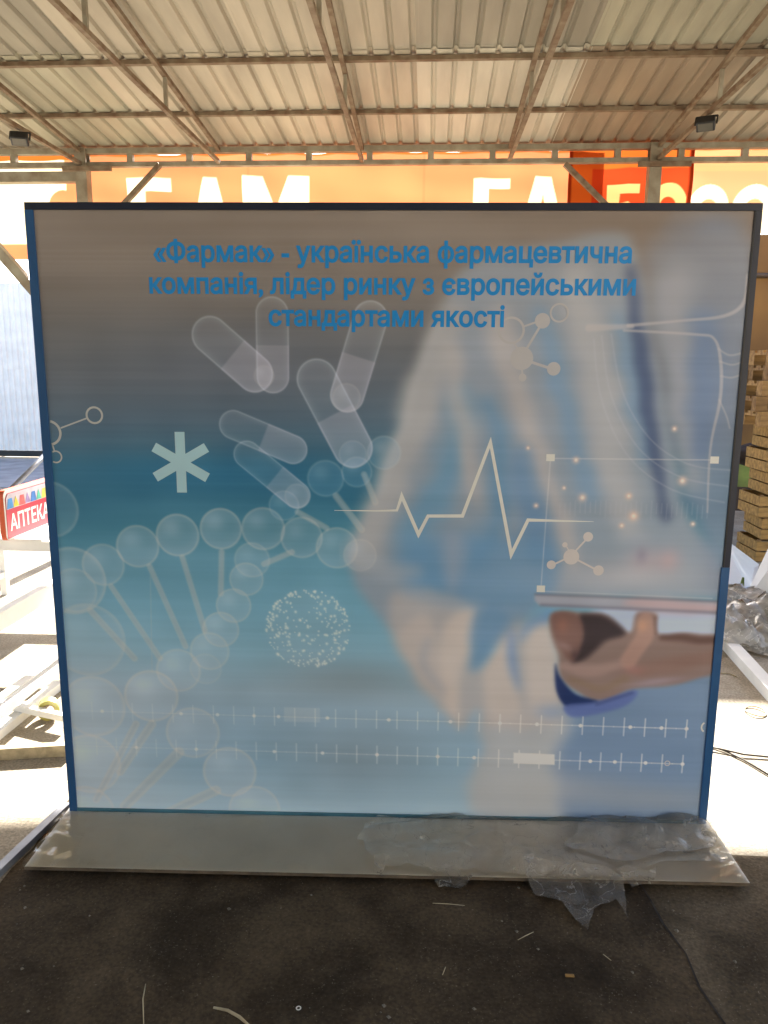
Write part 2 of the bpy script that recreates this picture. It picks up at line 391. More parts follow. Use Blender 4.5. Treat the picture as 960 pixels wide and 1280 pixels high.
# ------------------------------------------------------------------ banners hung behind the eave
def banner(name, label, x0, x1, z0, z1, y, base, shapes, scallop=.012, top=None, step=.0075, sag=0.0):
    nx, nz_ = int((x1-x0)/step), int((z1-z0)/step)
    xs = np.linspace(x0, x1, nx+1); zs = np.linspace(z0, z1, nz_+1)
    X, Z = np.meshgrid(xs, zs)
    col = np.empty(X.shape + (3,)); col[:] = base
    if top is not None: col[Z > z1 - top[0]] = top[1]
    for c, f in shapes:                                       # print edges averaged over each cell
        cov = sum(f(X + dx*step/3, Z + dz*step/3).astype(float) for dx in (-1, 0, 1) for dz in (-1, 0, 1))[..., None]/9
        col = col*(1-cov) + np.array(c)*cov
    col *= (1 + .05*np.sin(X*2.3+Z*3) + .035*np.sin(X*7.7-Z*5+1) + .03*np.sin(Z*23+X*1.5) - .10*(np.abs((X-x0) % 1.55 - .02) < .012))[..., None]
    Yw = y + .012*np.sin(X*5.1+1) + .008*np.sin(X*13+Z*6) + .006*np.sin(Z*19+X*3)
    t = (Z - z0) / (z1 - z0)
    Zw = Z - scallop*np.abs(np.sin(X*PI/.42)) * t + sag*np.sin((X-x0)/(x1-x0)*PI)*(t-1)
    v = np.stack([X - x0, Yw - y, Zw], -1).reshape(-1, 3)
    idx = np.arange((nx+1)*(nz_+1)).reshape(nz_+1, nx+1)
    f = np.stack([idx[:-1,:-1], idx[:-1,1:], idx[1:,1:], idx[1:,:-1]], -1).reshape(-1, 4)
    me = bpy.data.meshes.new('cloth'); me.from_pydata(v.tolist(), [], f.tolist())
    a = me.color_attributes.new('print', 'FLOAT_COLOR', 'POINT')
    a.data.foreach_set('color', np.concatenate([col.reshape(-1,3), np.ones((len(v),1))], 1).astype(np.float32).ravel())
    me.materials.append(M['banner']); me.shade_smooth()
    t_ = empty(name, (x0, y, 0), 0, label, 'banner', 'banners hung behind the canopy eave')
    o = bpy.data.objects.new('cloth', me); C.objects.link(o); o.parent = t_
    k = 0
    x = x0 + .06
    while x < x1:
        MB().tube([(x-x0, .0, z1-.02), (x-x0+.01, -.03, z1+.02), (x-x0, -.1, z1+.03)], .003, 5).build('tie', M['ivory'], t_); x += .84
    return t_
M['banner'] = cloth_mat('backlit_banner_cloth', 'print', trans=.2)
OR, CR, RD, PEACH, ORD = (.57,.205,.088), (.80,.70,.48), (.42,.045,.012), (.66,.29,.13), (.50,.11,.018)
BY = 7.16
def bw(px, py):      # banner tracing grid: 1 unit = 7 mm, origin at the cloth's reference corner
    return ((px-549)*.0070, 3.50-(py-187)*.00687)
def pl(*pts):
    q = [bw(*p) for p in pts]; return lambda X, Z: inside(q, X, Z)
def ell(cx, cy, rx, ry, ri=0):
    a = bw(cx, cy); kx, kz = rx*.0070, ry*.00687
    def f(X, Z):
        d = ((X-a[0])/kx)**2 + ((Z-a[1])/kz)**2
        return (d < 1) & (d > ri*ri)
    return f
x_l, x_m, x_r = bw(-120,0)[0], bw(92,0)[0], bw(716,0)[0]
banner('cream_banner', 'cream banner end with an orange curl beyond the left column', x_l, x_m+.03, 2.56, 3.475, BY+.03, CR,
       [(OR, pl((76,190),(120,190),(120,260),(88,260),(76,236))), (OR, ell(72,258,20,22,.0)), (CR, ell(80,276,16,22)), (ORD, pl((-200,187),(120,187),(120,199),(-200,199))), (OR, pl((-200,304),(120,304),(120,420),(-200,420)))])
banner('orange_banner', 'long orange banner with big cream letters above the display panel', x_m, x_r+.3, 2.69, 3.455, BY, OR,
       [(CR, pl((158,222),(215,222),(215,239),(182,239),(182,262),(205,262),(216,275),(216,330),(158,330))),
        (CR, pl((258,222),(275,222),(300,330),(276,330),(272,304),(258,304),(254,330),(230,330))), (OR, pl((263,258),(268,258),(271,285),(260,285))),
        (CR, pl((308,221),(334,221),(350,262),(366,221),(393,221),(393,330),(369,330),(369,262),(355,300),(346,300),(332,262),(332,330),(308,330))),
        (CR, pl((600,226),(645,226),(645,239),(619,239),(619,262),(641,262),(641,274),(619,274),(619,310),(600,310))),
        (CR, pl((676,224),(696,224),(718,310),(698,310),(694,290),(678,290),(674,310),(654,310))), (OR, pl((686,246),(691,272),(681,272))),
        (ORD, pl((80,187),(760,187),(760,196),(80,196)))], top=None)
banner('red_banner', 'deep red overlapping banner piece with cream figures beside the right column', x_r, bw(866,0)[0], 2.69, 3.49, BY-.03, ORD,
       [(RD, pl((745,216),(870,216),(870,330),(745,330))), ((.55,.36,.14), pl((764,235),(803,235),(803,246),(780,246),(779,258),(790,256),(806,270),(806,330),(764,330))),
        ((.55,.36,.14), ell(838,262,24,28,.42)), ((.26,.03,.008), pl((714,187),(720,187),(720,330),(714,330))), ((.26,.03,.008), pl((860,187),(868,187),(868,330),(860,330)))])
banner('peach_banner', 'peach banner end with round cream figures above the pallet stack', bw(862,0)[0], bw(1100,0)[0], 2.76, 3.465, BY, PEACH,
       [((.66,.26,.13), pl((862,219),(1100,219),(1100,330),(862,330))), (CR, ell(889,266,26,31,.45)), (CR, ell(944,266,26,31,.45)), (CR, ell(1000,266,26,31,.45)),
        (CR, pl((862,258),(1100,258),(1100,330),(862,330))), (ORD, pl((862,187),(1100,187),(1100,194),(862,194)))])

# ------------------------------------------------------------------ white corrugated fence far left
fence = empty('corrugated_fence', (-12, 13.2, 0), 0, 'white corrugated sheet metal fence across the road', 'fence')
def fence_mesh(h):
    b = MB(); pr = []
    for k in range(11): pr += [(k*.1, 0), (k*.1+.03, 0), (k*.1+.05, -.022), (k*.1+.08, -.022)]
    pr.append((1.1, 0)); n = len(pr)
    b.add([(x, y, 0) for x, y in pr] + [(x, y, h) for x, y in pr], [(i, i+1, n+i+1, n+i) for i in range(n-1)])
    me = bpy.data.meshes.new('fence_sheet'); me.from_pydata(b.v, [], b.f); me.materials.append(M['white_paint']); return me
f1, f2 = fence_mesh(1.45), fence_mesh(1.45)
for k in range(14):
    for j, (z, me) in enumerate(((.12, f1), (1.53, f2))):
        o = bpy.data.objects.new('fence_sheet', me); C.objects.link(o); o.parent = fence; o.location = (k*1.1, -.004*j - .002*(k % 2), z)
for z in (.5, 1.55, 2.7): MB().box((0,.03,z), (15.4,.07,z+.06)).build('rail', M['galv'], fence)
for k in range(8): MB().box((k*2.2,.075,0), (k*2.2+.06,.135,2.95)).build('post', M['galv'], fence)
MB().box((0,-.012,.012), (15.4,.028,.118)).build('kick_board', M['black'], fence)

# ------------------------------------------------------------------ the display panel
PW, PH = 2.2597, 2.0654
panel = empty('display_panel', (-.1319, 2.4853, .03), .0319, 'large printed display panel with blue edging, medical artwork and Ukrainian title', 'display panel')
U = .0025
AW, AH = PW/U, PH/U                                   # artwork units: 2.5 mm
KAL = np.array((1.92, 1.98, 2.18))                                            # ink reflectance for a given swatch
GX, GY = 840, 768
ax = np.linspace(0, AW, GX+1); ay = np.linspace(0, AH, GY+1)
img = np.zeros((GY+1, GX+1, 3))
def stops(v, tab):
    t = np.array([a for a, _ in tab], float); c = np.array([b for _, b in tab], float)
    return np.stack([np.interp(v, t, c[:, k]) for k in range(3)], -1)
def vnoise(nx, ny):
    g = rng.random((ny+2, nx+2)); X = np.linspace(0, nx, GX+1); Y = np.linspace(0, ny, GY+1)
    xi = X.astype(int); yi = Y.astype(int); fx = X-xi; fy = Y-yi; fx = fx*fx*(3-2*fx); fy = (fy*fy*(3-2*fy))[:, None]
    a = g[yi][:, xi]*(1-fx) + g[yi][:, xi+1]*fx; b = g[yi+1][:, xi]*(1-fx) + g[yi+1][:, xi+1]*fx
    return a*(1-fy) + b*fy - .5
def region(x0, y0, x1, y1):
    i0, i1 = np.searchsorted(ax, [x0, x1]); j0, j1 = np.searchsorted(ay, [y0, y1])
    return slice(max(j0-1,0), j1+1), slice(max(i0-1,0), i1+1)
TONE = [1., 1., 1.]
def over(sl_, a, col):
    col = np.asarray(col, float)*TONE
    a = np.clip(a, 0, 1)[..., None]; img[sl_] = img[sl_]*(1-a) + np.asarray(col, float)*a
def sm(d, e): t = np.clip(.5 - d/(2*e), 0, 1); return t*t*(3-2*t)
def seg(X, Y, p, q):
    px, py = p; dx, dy = q[0]-px, q[1]-py; L2 = dx*dx+dy*dy + 1e-9
    t = np.clip(((X-px)*dx + (Y-py)*dy)/L2, 0, 1); return np.hypot(X-px-t*dx, Y-py-t*dy), t
def blob(c, rx, ry, col, a=1., ang=0., hard=0.):
    R = max(rx, ry)*2.2; s = region(c[0]-R, c[1]-R, c[0]+R, c[1]+R); X, Y = np.meshgrid(ax[s[1]], ay[s[0]])
    ca, sa = math.cos(math.radians(ang)), math.sin(math.radians(ang)); x = X-c[0]; y = Y-c[1]
    d = np.sqrt(((x*ca+y*sa)/rx)**2 + ((-x*sa+y*ca)/ry)**2)
    over(s, a*(sm(d-1, 1-hard) if hard else np.exp(-d*d*1.3)), col)
WX, WY = None, None
def spline(pts, ws=None, n=6, closed=False):
    p = np.array([list(q) + [w] for q, w in zip(pts, ws or [0]*len(pts))], float); m = len(p); out = []
    for i in range(m if closed else m-1):
        a, b, c, d = (p[(i+k) % m] if closed else p[min(max(i+k, 0), m-1)] for k in (-1, 0, 1, 2))
        for j in range(n):
            t = j/n; out.append(.5*(2*b + (c-a)*t + (2*a-5*b+4*c-d)*t*t + (3*b-a-3*c+d)*t**3))
    if not closed: out.append(p[-1])
    return [(q[0], q[1]) for q in out], [max(q[2], .1) for q in out]
def warped(s, blur):
    X, Y = np.meshgrid(ax[s[1]], ay[s[0]])
    if blur > 3.5: k = min(blur, 16)*.9; X = X + WX[s]*k; Y = Y + WY[s]*k
    return X, Y
def stroke(pts, w, col, a=1., blur=1.2):
    ws = list(w) if hasattr(w, '__len__') else [w]*len(pts)
    if len(pts) > 2: pts, ws = spline(pts, ws)
    m = max(ws)/2 + blur*2 + 2; xs = [p[0] for p in pts]; ys = [p[1] for p in pts]
    s = region(min(xs)-m-12, min(ys)-m-12, max(xs)+m+12, max(ys)+m+12); X, Y = warped(s, blur)
    best = np.full(X.shape, 1e9)
    for i in range(len(pts)-1):
        d, t = seg(X, Y, pts[i], pts[i+1]); best = np.minimum(best, d - (ws[i]*(1-t)+ws[i+1]*t)/2)
    over(s, a*sm(best, blur), col)
def poly(pts, col, a=1., blur=1.2):
    if blur > 2: pts, _ = spline(pts, None, 5, True)
    m = blur*2+2; xs = [p[0] for p in pts]; ys = [p[1] for p in pts]
    s = region(min(xs)-m-12, min(ys)-m-12, max(xs)+m+12, max(ys)+m+12); X, Y = warped(s, blur)
    d = np.full(X.shape, 1e9)
    for i in range(len(pts)): d = np.minimum(d, seg(X, Y, pts[i], pts[(i+1) % len(pts)])[0])
    d = np.where(inside(pts, X, Y), -d, d); over(s, a*sm(d, blur), col)
def sphere(c, r, a=.3, col=(170,172,172)):
    s = region(c[0]-r-4, c[1]-r-4, c[0]+r+4, c[1]+r+4); X, Y = np.meshgrid(ax[s[1]], ay[s[0]])
    d = np.hypot(X-c[0], Y-c[1]); t = np.clip(d/r, 0, 1)
    over(s, sm(d-r, 2.2)*a*(.40 + .25*t**3), col); over(s, sm(d-r, 2.2)*a*.5*np.exp(-(((X-c[0]+.3*r)/(.5*r))**2 + ((Y-c[1]+.35*r)/(.45*r))**2)), (200,206,206)); over(s, sm(d-r, 1.8)*a*np.clip(.95*t**12, 0, 1)*sm(abs(t-.95)-.06, .05), (186,176,160))
def rod(p, q, w, a=.22):
    stroke([p, q], w, (174,168,156), a*1.15, 1.8); stroke([p, q], w*.4, (128,146,154), a*.9, 2)
def pill(p, q, r, a=.34, cut=.5):
    m = r+6; s = region(min(p[0],q[0])-m, min(p[1],q[1])-m, max(p[0],q[0])+m, max(p[1],q[1])+m); X, Y = np.meshgrid(ax[s[1]], ay[s[0]])
    d, t = seg(X, Y, p, q); e = np.clip(d/r, 0, 1)
    ins = sm(d-r, 1.4); L = math.hypot(q[0]-p[0], q[1]-p[1]); tt = ((X-p[0])*(q[0]-p[0]) + (Y-p[1])*(q[1]-p[1]))/(L*L)
    second = sm((cut-tt)*L, 1.5)
    over(s, ins*a*(.30 + .65*e**5), (168,176,182)); over(s, ins*second*a*.75, (172,164,172)); over(s, ins*sm(abs(e-.96)-.04, .05)*.16, (205,210,212))

XX, YY = np.meshgrid(ax, ay)
WX = 1.3*vnoise(14, 12) + 1.0*vnoise(34, 30); WY = 1.3*vnoise(14, 12) + 1.0*vnoise(34, 30)
bgY = YY + 14*vnoise(5, 4) + 4*vnoise(3, 30)
img[:] = stops(bgY, [(0,(118,107,95)), (60,(114,104,93)), (110,(106,100,93)), (160,(97,97,96)), (215,(86,92,97)), (270,(72,90,102)), (320,(52,92,110)), (362,(45,94,115)),
                     (410,(63,113,130)), (450,(86,131,147)), (520,(101,144,159)), (580,(116,151,163)), (640,(132,153,162)), (690,(127,151,163)), (750,(123,151,164)), (800,(134,158,167)), (830,(154,172,177))])  # print fade, with the panel's uneven light and glare mixed into its colours
blob((816.8, 28.2), 200, 60, (106,92,79), .7)
# light haze painted into the lower left, brighter centre top
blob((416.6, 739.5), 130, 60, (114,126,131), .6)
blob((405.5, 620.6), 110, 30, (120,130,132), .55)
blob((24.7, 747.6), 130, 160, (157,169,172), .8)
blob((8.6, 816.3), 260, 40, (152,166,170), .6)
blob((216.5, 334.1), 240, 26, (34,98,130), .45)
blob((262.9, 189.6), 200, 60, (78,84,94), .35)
# lab coat
TONE = [1.01, 1.02, 1.02]
poly([(555.1, 71.1),(662.2, 42.5),(749.9, 42.3),(782.3, 156.9),(817.6, 297.1),(843.3, 391.1),(884.0, 444.4),(888.2, 493.6),(673.7, 502.2),(622.5, 559.3),(568.5, 560.2),(470.8, 550.3),(401.4, 463.9),(429.0, 379.8),(474.8, 243.7),(511.7, 133.9)], (124,131,139), .92, 6)
poly([(780.4, 61.0),(895.3, 42.0),(910.6, 358.6),(900.8, 493.4),(859.1, 433.9),(821.1, 276.6)], (104,114,130), .75, 20)
stroke([(526.7, 128.9),(492.2, 238.5),(454.0, 342.3),(422.8, 450.4)], [40,44,42,36], (150,146,142), .75, 13)
stroke([(512.8, 138.8),(475.9, 248.8),(433.2, 379.8)], [5,6,6], (164,162,158), .5, 4)
stroke([(544.1, 228.0),(518.8, 341.7),(490.8, 427.7),(502.4, 493.6)], [20,40,44,40], (88,124,146), .8, 16)
stroke([(533.8, 178.0),(544.3, 278.9),(580.4, 383.5),(596.1, 415.5)], [22,24,22,14], (152,146,142), .75, 11)
stroke([(569.9, 237.9),(595.0, 319.9),(587.0, 394.1),(565.4, 448.5)], [14,32,36,30], (80,116,142), .75, 14)
stroke([(585.0, 138.4),(623.6, 257.8),(669.7, 371.8),(698.6, 446.8)], [30,28,26,20], (156,148,143), .75, 12)
stroke([(619.0, 298.9),(636.9, 382.8),(665.9, 471.4)], [14,36,30], (84,114,142), .75, 13)
stroke([(638.9, 138.2),(678.1, 247.2),(722.6, 350.1)], [20,28,26], (98,124,146), .8, 12)
stroke([(683.7, 80.2),(712.4, 206.7),(754.9, 339.3),(773.5, 402.6)], [46,44,40,30], (150,148,147), .75, 16)
stroke([(739.7, 128.0),(761.3, 216.4),(785.7, 307.7)], [16,26,20], (98,124,146), .75, 11)
stroke([(754.0, 75.3),(767.0, 166.8),(789.7, 276.8),(816.4, 391.4)], [12,18,17,8], (52,66,94), .92, 7)
stroke([(807.2, 79.8),(821.3, 186.2),(847.3, 338.3)], [40,36,26], (140,139,141), .6, 16)
stroke([(849.1, 137.1),(857.6, 215.7),(858.3, 296.7)], [30,34,24], (84,104,132), .7, 14)
poly([(465.4, 438.9),(575.1, 417.9),(670.7, 436.3),(659.3, 513.6),(578.5, 531.7),(492.2, 527.3)], (86,120,146), .75, 18)
stroke([(539.5, 427.1),(534.3, 482.0)], [24,14], (134,138,146), .6, 10)
stroke([(416.4, 439.5),(448.5, 466.6),(480.7, 471.7)], [40,34,20], (140,146,150), .6, 12)
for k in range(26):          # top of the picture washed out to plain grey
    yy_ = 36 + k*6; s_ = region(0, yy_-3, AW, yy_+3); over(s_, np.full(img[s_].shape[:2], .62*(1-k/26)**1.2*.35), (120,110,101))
# sleeve and cuff
poly([(455.2, 503.2),(513.2, 495.6),(569.5, 517.2),(562.4, 574.0),(571.7, 599.1),(622.1, 548.0),(674.8, 524.6),(692.0, 615.5),(688.6, 680.1),(596.2, 685.4),(577.8, 657.3),(552.0, 686.3),(524.9, 656.0),(493.5, 621.3),(473.2, 573.1)], (152,146,142), .9, 9)
poly([(470.8, 550.3),(503.0, 527.2),(523.0, 560.9),(537.3, 618.3),(544.7, 657.9),(515.8, 639.7),(486.7, 602.9)], (168,156,147), .7, 8)
poly([(531.3, 540.3),(569.5, 519.4),(564.5, 573.9),(552.3, 606.4),(549.6, 676.8),(528.8, 630.1)], (176,163,152), .8, 6)
poly([(580.6, 603.6),(618.0, 554.8),(624.2, 605.1),(637.3, 663.3),(600.5, 680.6)], (176,163,152), .75, 7)
poly([(644.1, 559.0),(677.6, 540.3),(689.9, 615.6),(681.6, 671.9),(650.8, 670.1)], (176,164,154), .75, 7)
poly([(571.8, 523.9),(621.3, 527.6),(600.9, 559.6),(578.1, 592.1),(563.0, 596.9)], (92,122,146), .9, 7)
stroke([(622.2, 550.2),(623.3, 582.1),(633.9, 630.5)], [6,11,3], (94,122,156), .85, 4)
stroke([(674.7, 522.3),(647.5, 538.5),(635.4, 559.1)], [16,10,4], (92,124,156), .85, 5)
stroke([(510.0, 561.1),(504.0, 595.6),(528.9, 637.1)], [5,8,3], (128,134,142), .6, 5)
stroke([(476.7, 496.2),(534.9, 511.0),(578.0, 514.8)], [10,12,8], (120,136,148), .7, 8)
poly([(589.2, 670.1),(692.1, 662.3),(699.4, 721.6),(721.7, 809.0),(575.6, 817.3),(584.5, 736.0)], (162,153,146), .7, 12)
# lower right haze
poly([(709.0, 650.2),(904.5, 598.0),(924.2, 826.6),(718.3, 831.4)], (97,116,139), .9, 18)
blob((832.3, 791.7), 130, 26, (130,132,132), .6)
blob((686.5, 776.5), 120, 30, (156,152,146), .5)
blob((681.2, 662.5), 26, 12, (104,128,156), .6)
def soften(r, s_):
    a = img[s_].copy()
    for ax_ in (0, 1):
        for _ in range(3):
            p = np.concatenate([np.repeat(a.take([0], ax_), r+1, ax_), a, np.repeat(a.take([-1], ax_), r, ax_)], ax_); c = np.cumsum(p, ax_); n = a.shape[ax_]
            a = (c.take(range(2*r+1, 2*r+1+n), ax_) - c.take(range(0, n), ax_))/(2*r+1)
    img[s_] = a
soften(4, region((390.1, 343.0)[0], 0, AW, AH))
# hand and tablet
poly([(727.6, 514.8),(895.6, 519.0),(899.3, 561.7),(730.0, 557.6)], (160,165,180), .9, 4)
poly([(678.7, 517.8),(738.5, 519.1),(776.4, 545.5),(787.4, 518.4),(815.2, 520.2),(819.4, 549.4),(898.1, 548.1),(902.2, 595.8),(847.1, 619.8),(788.1, 626.6),(756.6, 643.5),(723.8, 640.6),(694.2, 615.5),(685.9, 578.8),(674.5, 542.6)], (120,99,90), .96, 4)
poly([(713.0, 519.5),(738.7, 521.4),(770.0, 545.6),(747.3, 559.6),(722.9, 585.1),(705.9, 589.9),(715.0, 557.8)], (46,38,40), .95, 6)
poly([(674.7, 522.3),(711.0, 521.8),(716.9, 553.3),(708.0, 587.6),(689.9, 571.9)], (104,76,68), .85, 4)
blob((689.3, 537.9), 9, 12, (128,88,74), .7); blob((694.0, 567.3), 14, 6, (136,112,106), .6, 25); blob((707.5, 578.4), 6, 9, (62,48,50), .6)
stroke([(798.8, 529.4),(797.2, 552.0),(779.0, 586.4)], [22,25,24], (148,118,106), .92, 4)
blob((796.1, 536.2), 9, 10, (168,130,106), .85); stroke([(812.3, 524.8),(815.0, 547.2)], 4, (104,80,72), .7, 2)
stroke([(695.3, 594.7),(728.1, 601.0),(764.4, 593.5)], [12,18,14], (142,118,110), .75, 6)
stroke([(707.2, 615.3),(744.9, 628.5),(776.5, 614.1)], [10,12,10], (118,98,80), .7, 6)
stroke([(821.9, 553.8),(858.3, 555.5),(898.5, 552.6)], [8,12,10], (80,58,52), .85, 5)
stroke([(797.2, 599.9),(839.8, 594.5),(897.2, 575.3)], [16,20,16], (120,92,82), .6, 7); blob((788.6, 600.0), 16, 8, (140,98,90), .6); blob((819.8, 615.6), 40, 5, (142,128,140), .6, -8)
poly([(682.3, 592.6),(689.6, 610.9),(712.6, 636.1),(743.7, 646.0),(715.8, 654.8),(698.2, 652.7),(685.1, 629.6)], (26,40,78), .95, 2.6)
poly([(698.2, 652.7),(741.5, 646.1),(788.3, 628.9),(795.2, 635.8),(778.9, 652.4),(740.4, 664.9),(707.8, 669.0)], (82,96,142), .9, 3)
stroke([(741.7, 649.6),(788.5, 632.4)], 4, (52,62,104), .7, 3)
poly([(650.0, 494.8),(893.0, 501.3),(894.5, 517.9),(674.2, 512.3),(657.0, 510.3),(650.3, 502.6)], (138,138,144), .97, 1.5)
poly([(779.8, 499.6),(893.1, 502.4),(894.4, 516.8),(780.8, 514.1)], (166,138,136), .7, 9)
stroke([(651.0, 494.8),(769.1, 497.5),(893.0, 501.3)], 2.2, (74,74,88), .85, 1.2)
stroke([(659.1, 509.2),(780.7, 512.9),(894.4, 516.8)], 3, (88,86,102), .75, 1.8)
blob((767.2, 467.8), 110, 26, (160,154,152), .6); blob((793.1, 445.6), 26, 20, (168,140,138), .4); blob((824.5, 445.2), 18, 18, (178,140,136), .45); blob((788.4, 439.1), 9, 12, (116,110,124), .6)

TONE = [1., 1., 1.]
soften(1, region((641.3, 491.6)[0], (641.2, 489.4)[1], AW, (649.0, 680.8)[1]))
# thin drawn lines at the upper right
LN = (158,152,148)
stroke([(703.1, 147.6),(756.7, 145.4)], [9,5], LN, .6, 2)
stroke([(751.6, 144.4),(815.6, 138.3),(869.4, 132.2),(892.4, 115.7),(895.4, 84.3)], [4,3,4,5,7], LN, .62, 1.5)
stroke([(747.1, 150.3),(834.7, 154.7),(859.9, 160.4),(870.5, 190.8),(873.3, 235.6),(866.4, 296.7),(869.3, 380.2)], [3,3,3,4,4,3,2], LN, .62, 1.5)
for q in ([(865.9, 172.1),(880.5, 179.9),(899.9, 175.9)], [(869.2, 187.9),(884.5, 191.7),(899.0, 187.7)], [(871.7, 205.7),(884.9, 207.6),(898.5, 203.5)], [(872.3, 235.6),(883.1, 255.7),(888.5, 270.9)]): stroke(q, 2, LN, .45, 1.4)
for k in range(3):
    stroke([(709.9, 161.2),(724.2, 236.7),(762.2, 307.9),(821.6, 351.2),(889.8, 367.3)] if k == 0 else ([(719.6, 157.3),(736.1, 231.6),(774.8, 297.5),(830.6, 334.3),(893.1, 346.2)] if k == 1 else [(731.4, 155.2),(749.9, 226.5),(788.2, 285.0),(839.6, 317.6),(896.4, 325.3)]), 1.6, (160,160,164), .3, 1.6)
for c_, r_ in (((834.1, 339.5),7), ((774.5, 386.6),8), ((706.7, 362.9),6), ((766.6, 360.2),5), ((695.8, 313.8),5), ((759.8, 399.6),4), ((852.0, 396.3),4), ((682.2, 350.5),3), ((818.8, 272.5),4), ((633.4, 298.8),3), ((646.9, 374.2),4)):
    blob(c_, r_, r_, (196,166,146), .8); blob(c_, r_*.4, r_*.4, (214,196,180), .8)
for k in range(30):
    x0 = (678.1, 371.7)[0] + k*6.6; stroke([(x0, (678.0, 369.6)[1] + random.uniform(-3,3)), (x0, (678.6, 382.3)[1] + random.uniform(0,8))], 1.2, (160,160,165), .22, 1)
stroke([(662.8, 312.0),(872.8, 312.1)], 1.2, (186,180,172), .5, 1); stroke([(662.8, 312.0),(658.2, 488.0)], 1.2, (186,180,172), .5, 1); stroke([(658.3, 490.2),(885.3, 497.0)], 1.2, (186,180,172), .35, 1)
# helix: rods and translucent spheres
for p, q, w in (((132.8, 463.1),(176.9, 575.7),8), ((177.8, 450.3),(204.3, 552.2),8), ((231.0, 441.9),(228.0, 499.7),8), ((78.9, 491.7),(140.7, 593.6),8), ((48.2, 526.1),(105.1, 594.2),9), ((161.3, 732.6),(79.1, 818.5),15), ((124.7, 690.9),(75.2, 765.0),12),
                ((211.5, 790.6),(141.1, 827.2),15), ((384.8, 364.3),(418.5, 409.0),9), ((421.6, 335.3),(436.4, 372.2),8), ((333.8, 386.2),(371.8, 407.4),8), ((287.6, 457.7),(325.5, 440.7),8), ((133.2, 476.4),(128.6, 613.7),0.1), ((102.1, 691.3),(38.0, 809.4),10)): rod(p, q, w, .34)
for c_, r_, a_ in (((3.4, 386.7),38,.30), ((25.7, 484.6),47,.34), ((28.1, 498.1),31,.26), ((69.8, 461.7),29,.34), ((118.0, 435.6),29,.42), ((172.6, 419.6),29,.46), ((230.9, 410.2),28,.46), ((287.6, 409.5),29,.40), ((338.6, 420.8),28,.36), ((385.5, 434.4),28,.36), ((416.4, 443.9),22,.26),
                   ((271.6, 452.4),24,.28), ((263.3, 479.1),23,.36), ((244.9, 516.4),24,.38), ((226.3, 550.7),25,.38), ((209.8, 582.0),27,.36), ((165.5, 610.7),31,.34), ((203.4, 607.7),22,.22), ((125.7, 649.1),38,.42), ((43.7, 666.1),45,.34), ((181.8, 703.0),38,.36), ((32.4, 753.6),45,.36), ((231.9, 761.7),38,.42), ((265.7, 819.3),37,.34), ((22.8, 829.9),42,.34), ((42.1, 568.6),52,.26)):
    sphere(c_, r_, a_, (176,176,174))
for c_, r_ in (((371.2, 341.1),24), ((412.1, 332.2),20), ((447.5, 306.7),22), ((315.9, 377.9),20)): sphere(c_, r_, .30, (120,160,184))
# capsules
pill((225.9, 158.9), (280.9, 206.6), 24); pill((305.1, 131.9), (304.5, 210.4), 21, .30); pill((429.3, 137.2), (399.8, 233.1), 22, .36); pill((360.9, 213.1), (406.9, 300.8), 26, .36)
pill((252.2, 272.1), (328.7, 303.6), 19, .36); pill((268.9, 310.5), (333.1, 363.8), 18, .36, .55)
sphere((293.2, 209.5), 13, .22); sphere((398.8, 236.1), 18, .25); sphere((406.9, 309.2), 18, .25, (130,160,180)); sphere((333.1, 364.8), 16, .25)
# dotted globe
gc = (345.7, 547.7)
blob(gc, 56, 54, (140,160,166), .22, 0, .9)
for k in range(300):
    z = rng.uniform(-1, 1); t = rng.uniform(0, 2*PI); r_ = math.sqrt(1-z*z)
    blob((gc[0]+57*r_*math.cos(t), gc[1]+55*z), *([rng.choice([.9,1.2,1.5,2.1])]*2), (196,196,184), .75)
# measuring lines
def ruler(p, q, n, h, dots):
    for i in range(60):
        t = i/60; stroke([(p[0]+(q[0]-p[0])*t, p[1]+(q[1]-p[1])*t), (p[0]+(q[0]-p[0])*(t+1/60), p[1]+(q[1]-p[1])*(t+1/60))], 1.3, (200,194,182), .12+.55*t, .9)
    for i in range(n+1):
        t = i/n; x, y = p[0]+(q[0]-p[0])*t, p[1]+(q[1]-p[1])*t; stroke([(x, y-h), (x, y+h)], 1.5, (204,198,186), .10+.62*t**.8, .9)
    for t in dots:
        x, y = p[0]+(q[0]-p[0])*t, p[1]+(q[1]-p[1])*t; blob((x, y), 2.6, 2.6, (208,200,188), .35+.6*t, 0, .7)
ruler((12.7, 672.6), (866.2, 683.7), 30, 13, (.05,.18,.24,.30,.34,.42,.52,.62,.70,.76,.83,.91,.96,1))
ruler((15.9, 725.7), (864.8, 736.3), 30, 13, (.1,.2,.33,.41,.5,.6,.66,.73,.85,.89,.94,1))
poly([(310.9, 662.3),(361.0, 662.5),(360.8, 684.0),(310.5, 683.7)], (190,186,178), .22, 1); 
poly([(630.8, 724.2),(687.4, 725.5),(688.2, 741.1),(631.4, 739.9)], (206,194,178), .85, 1)
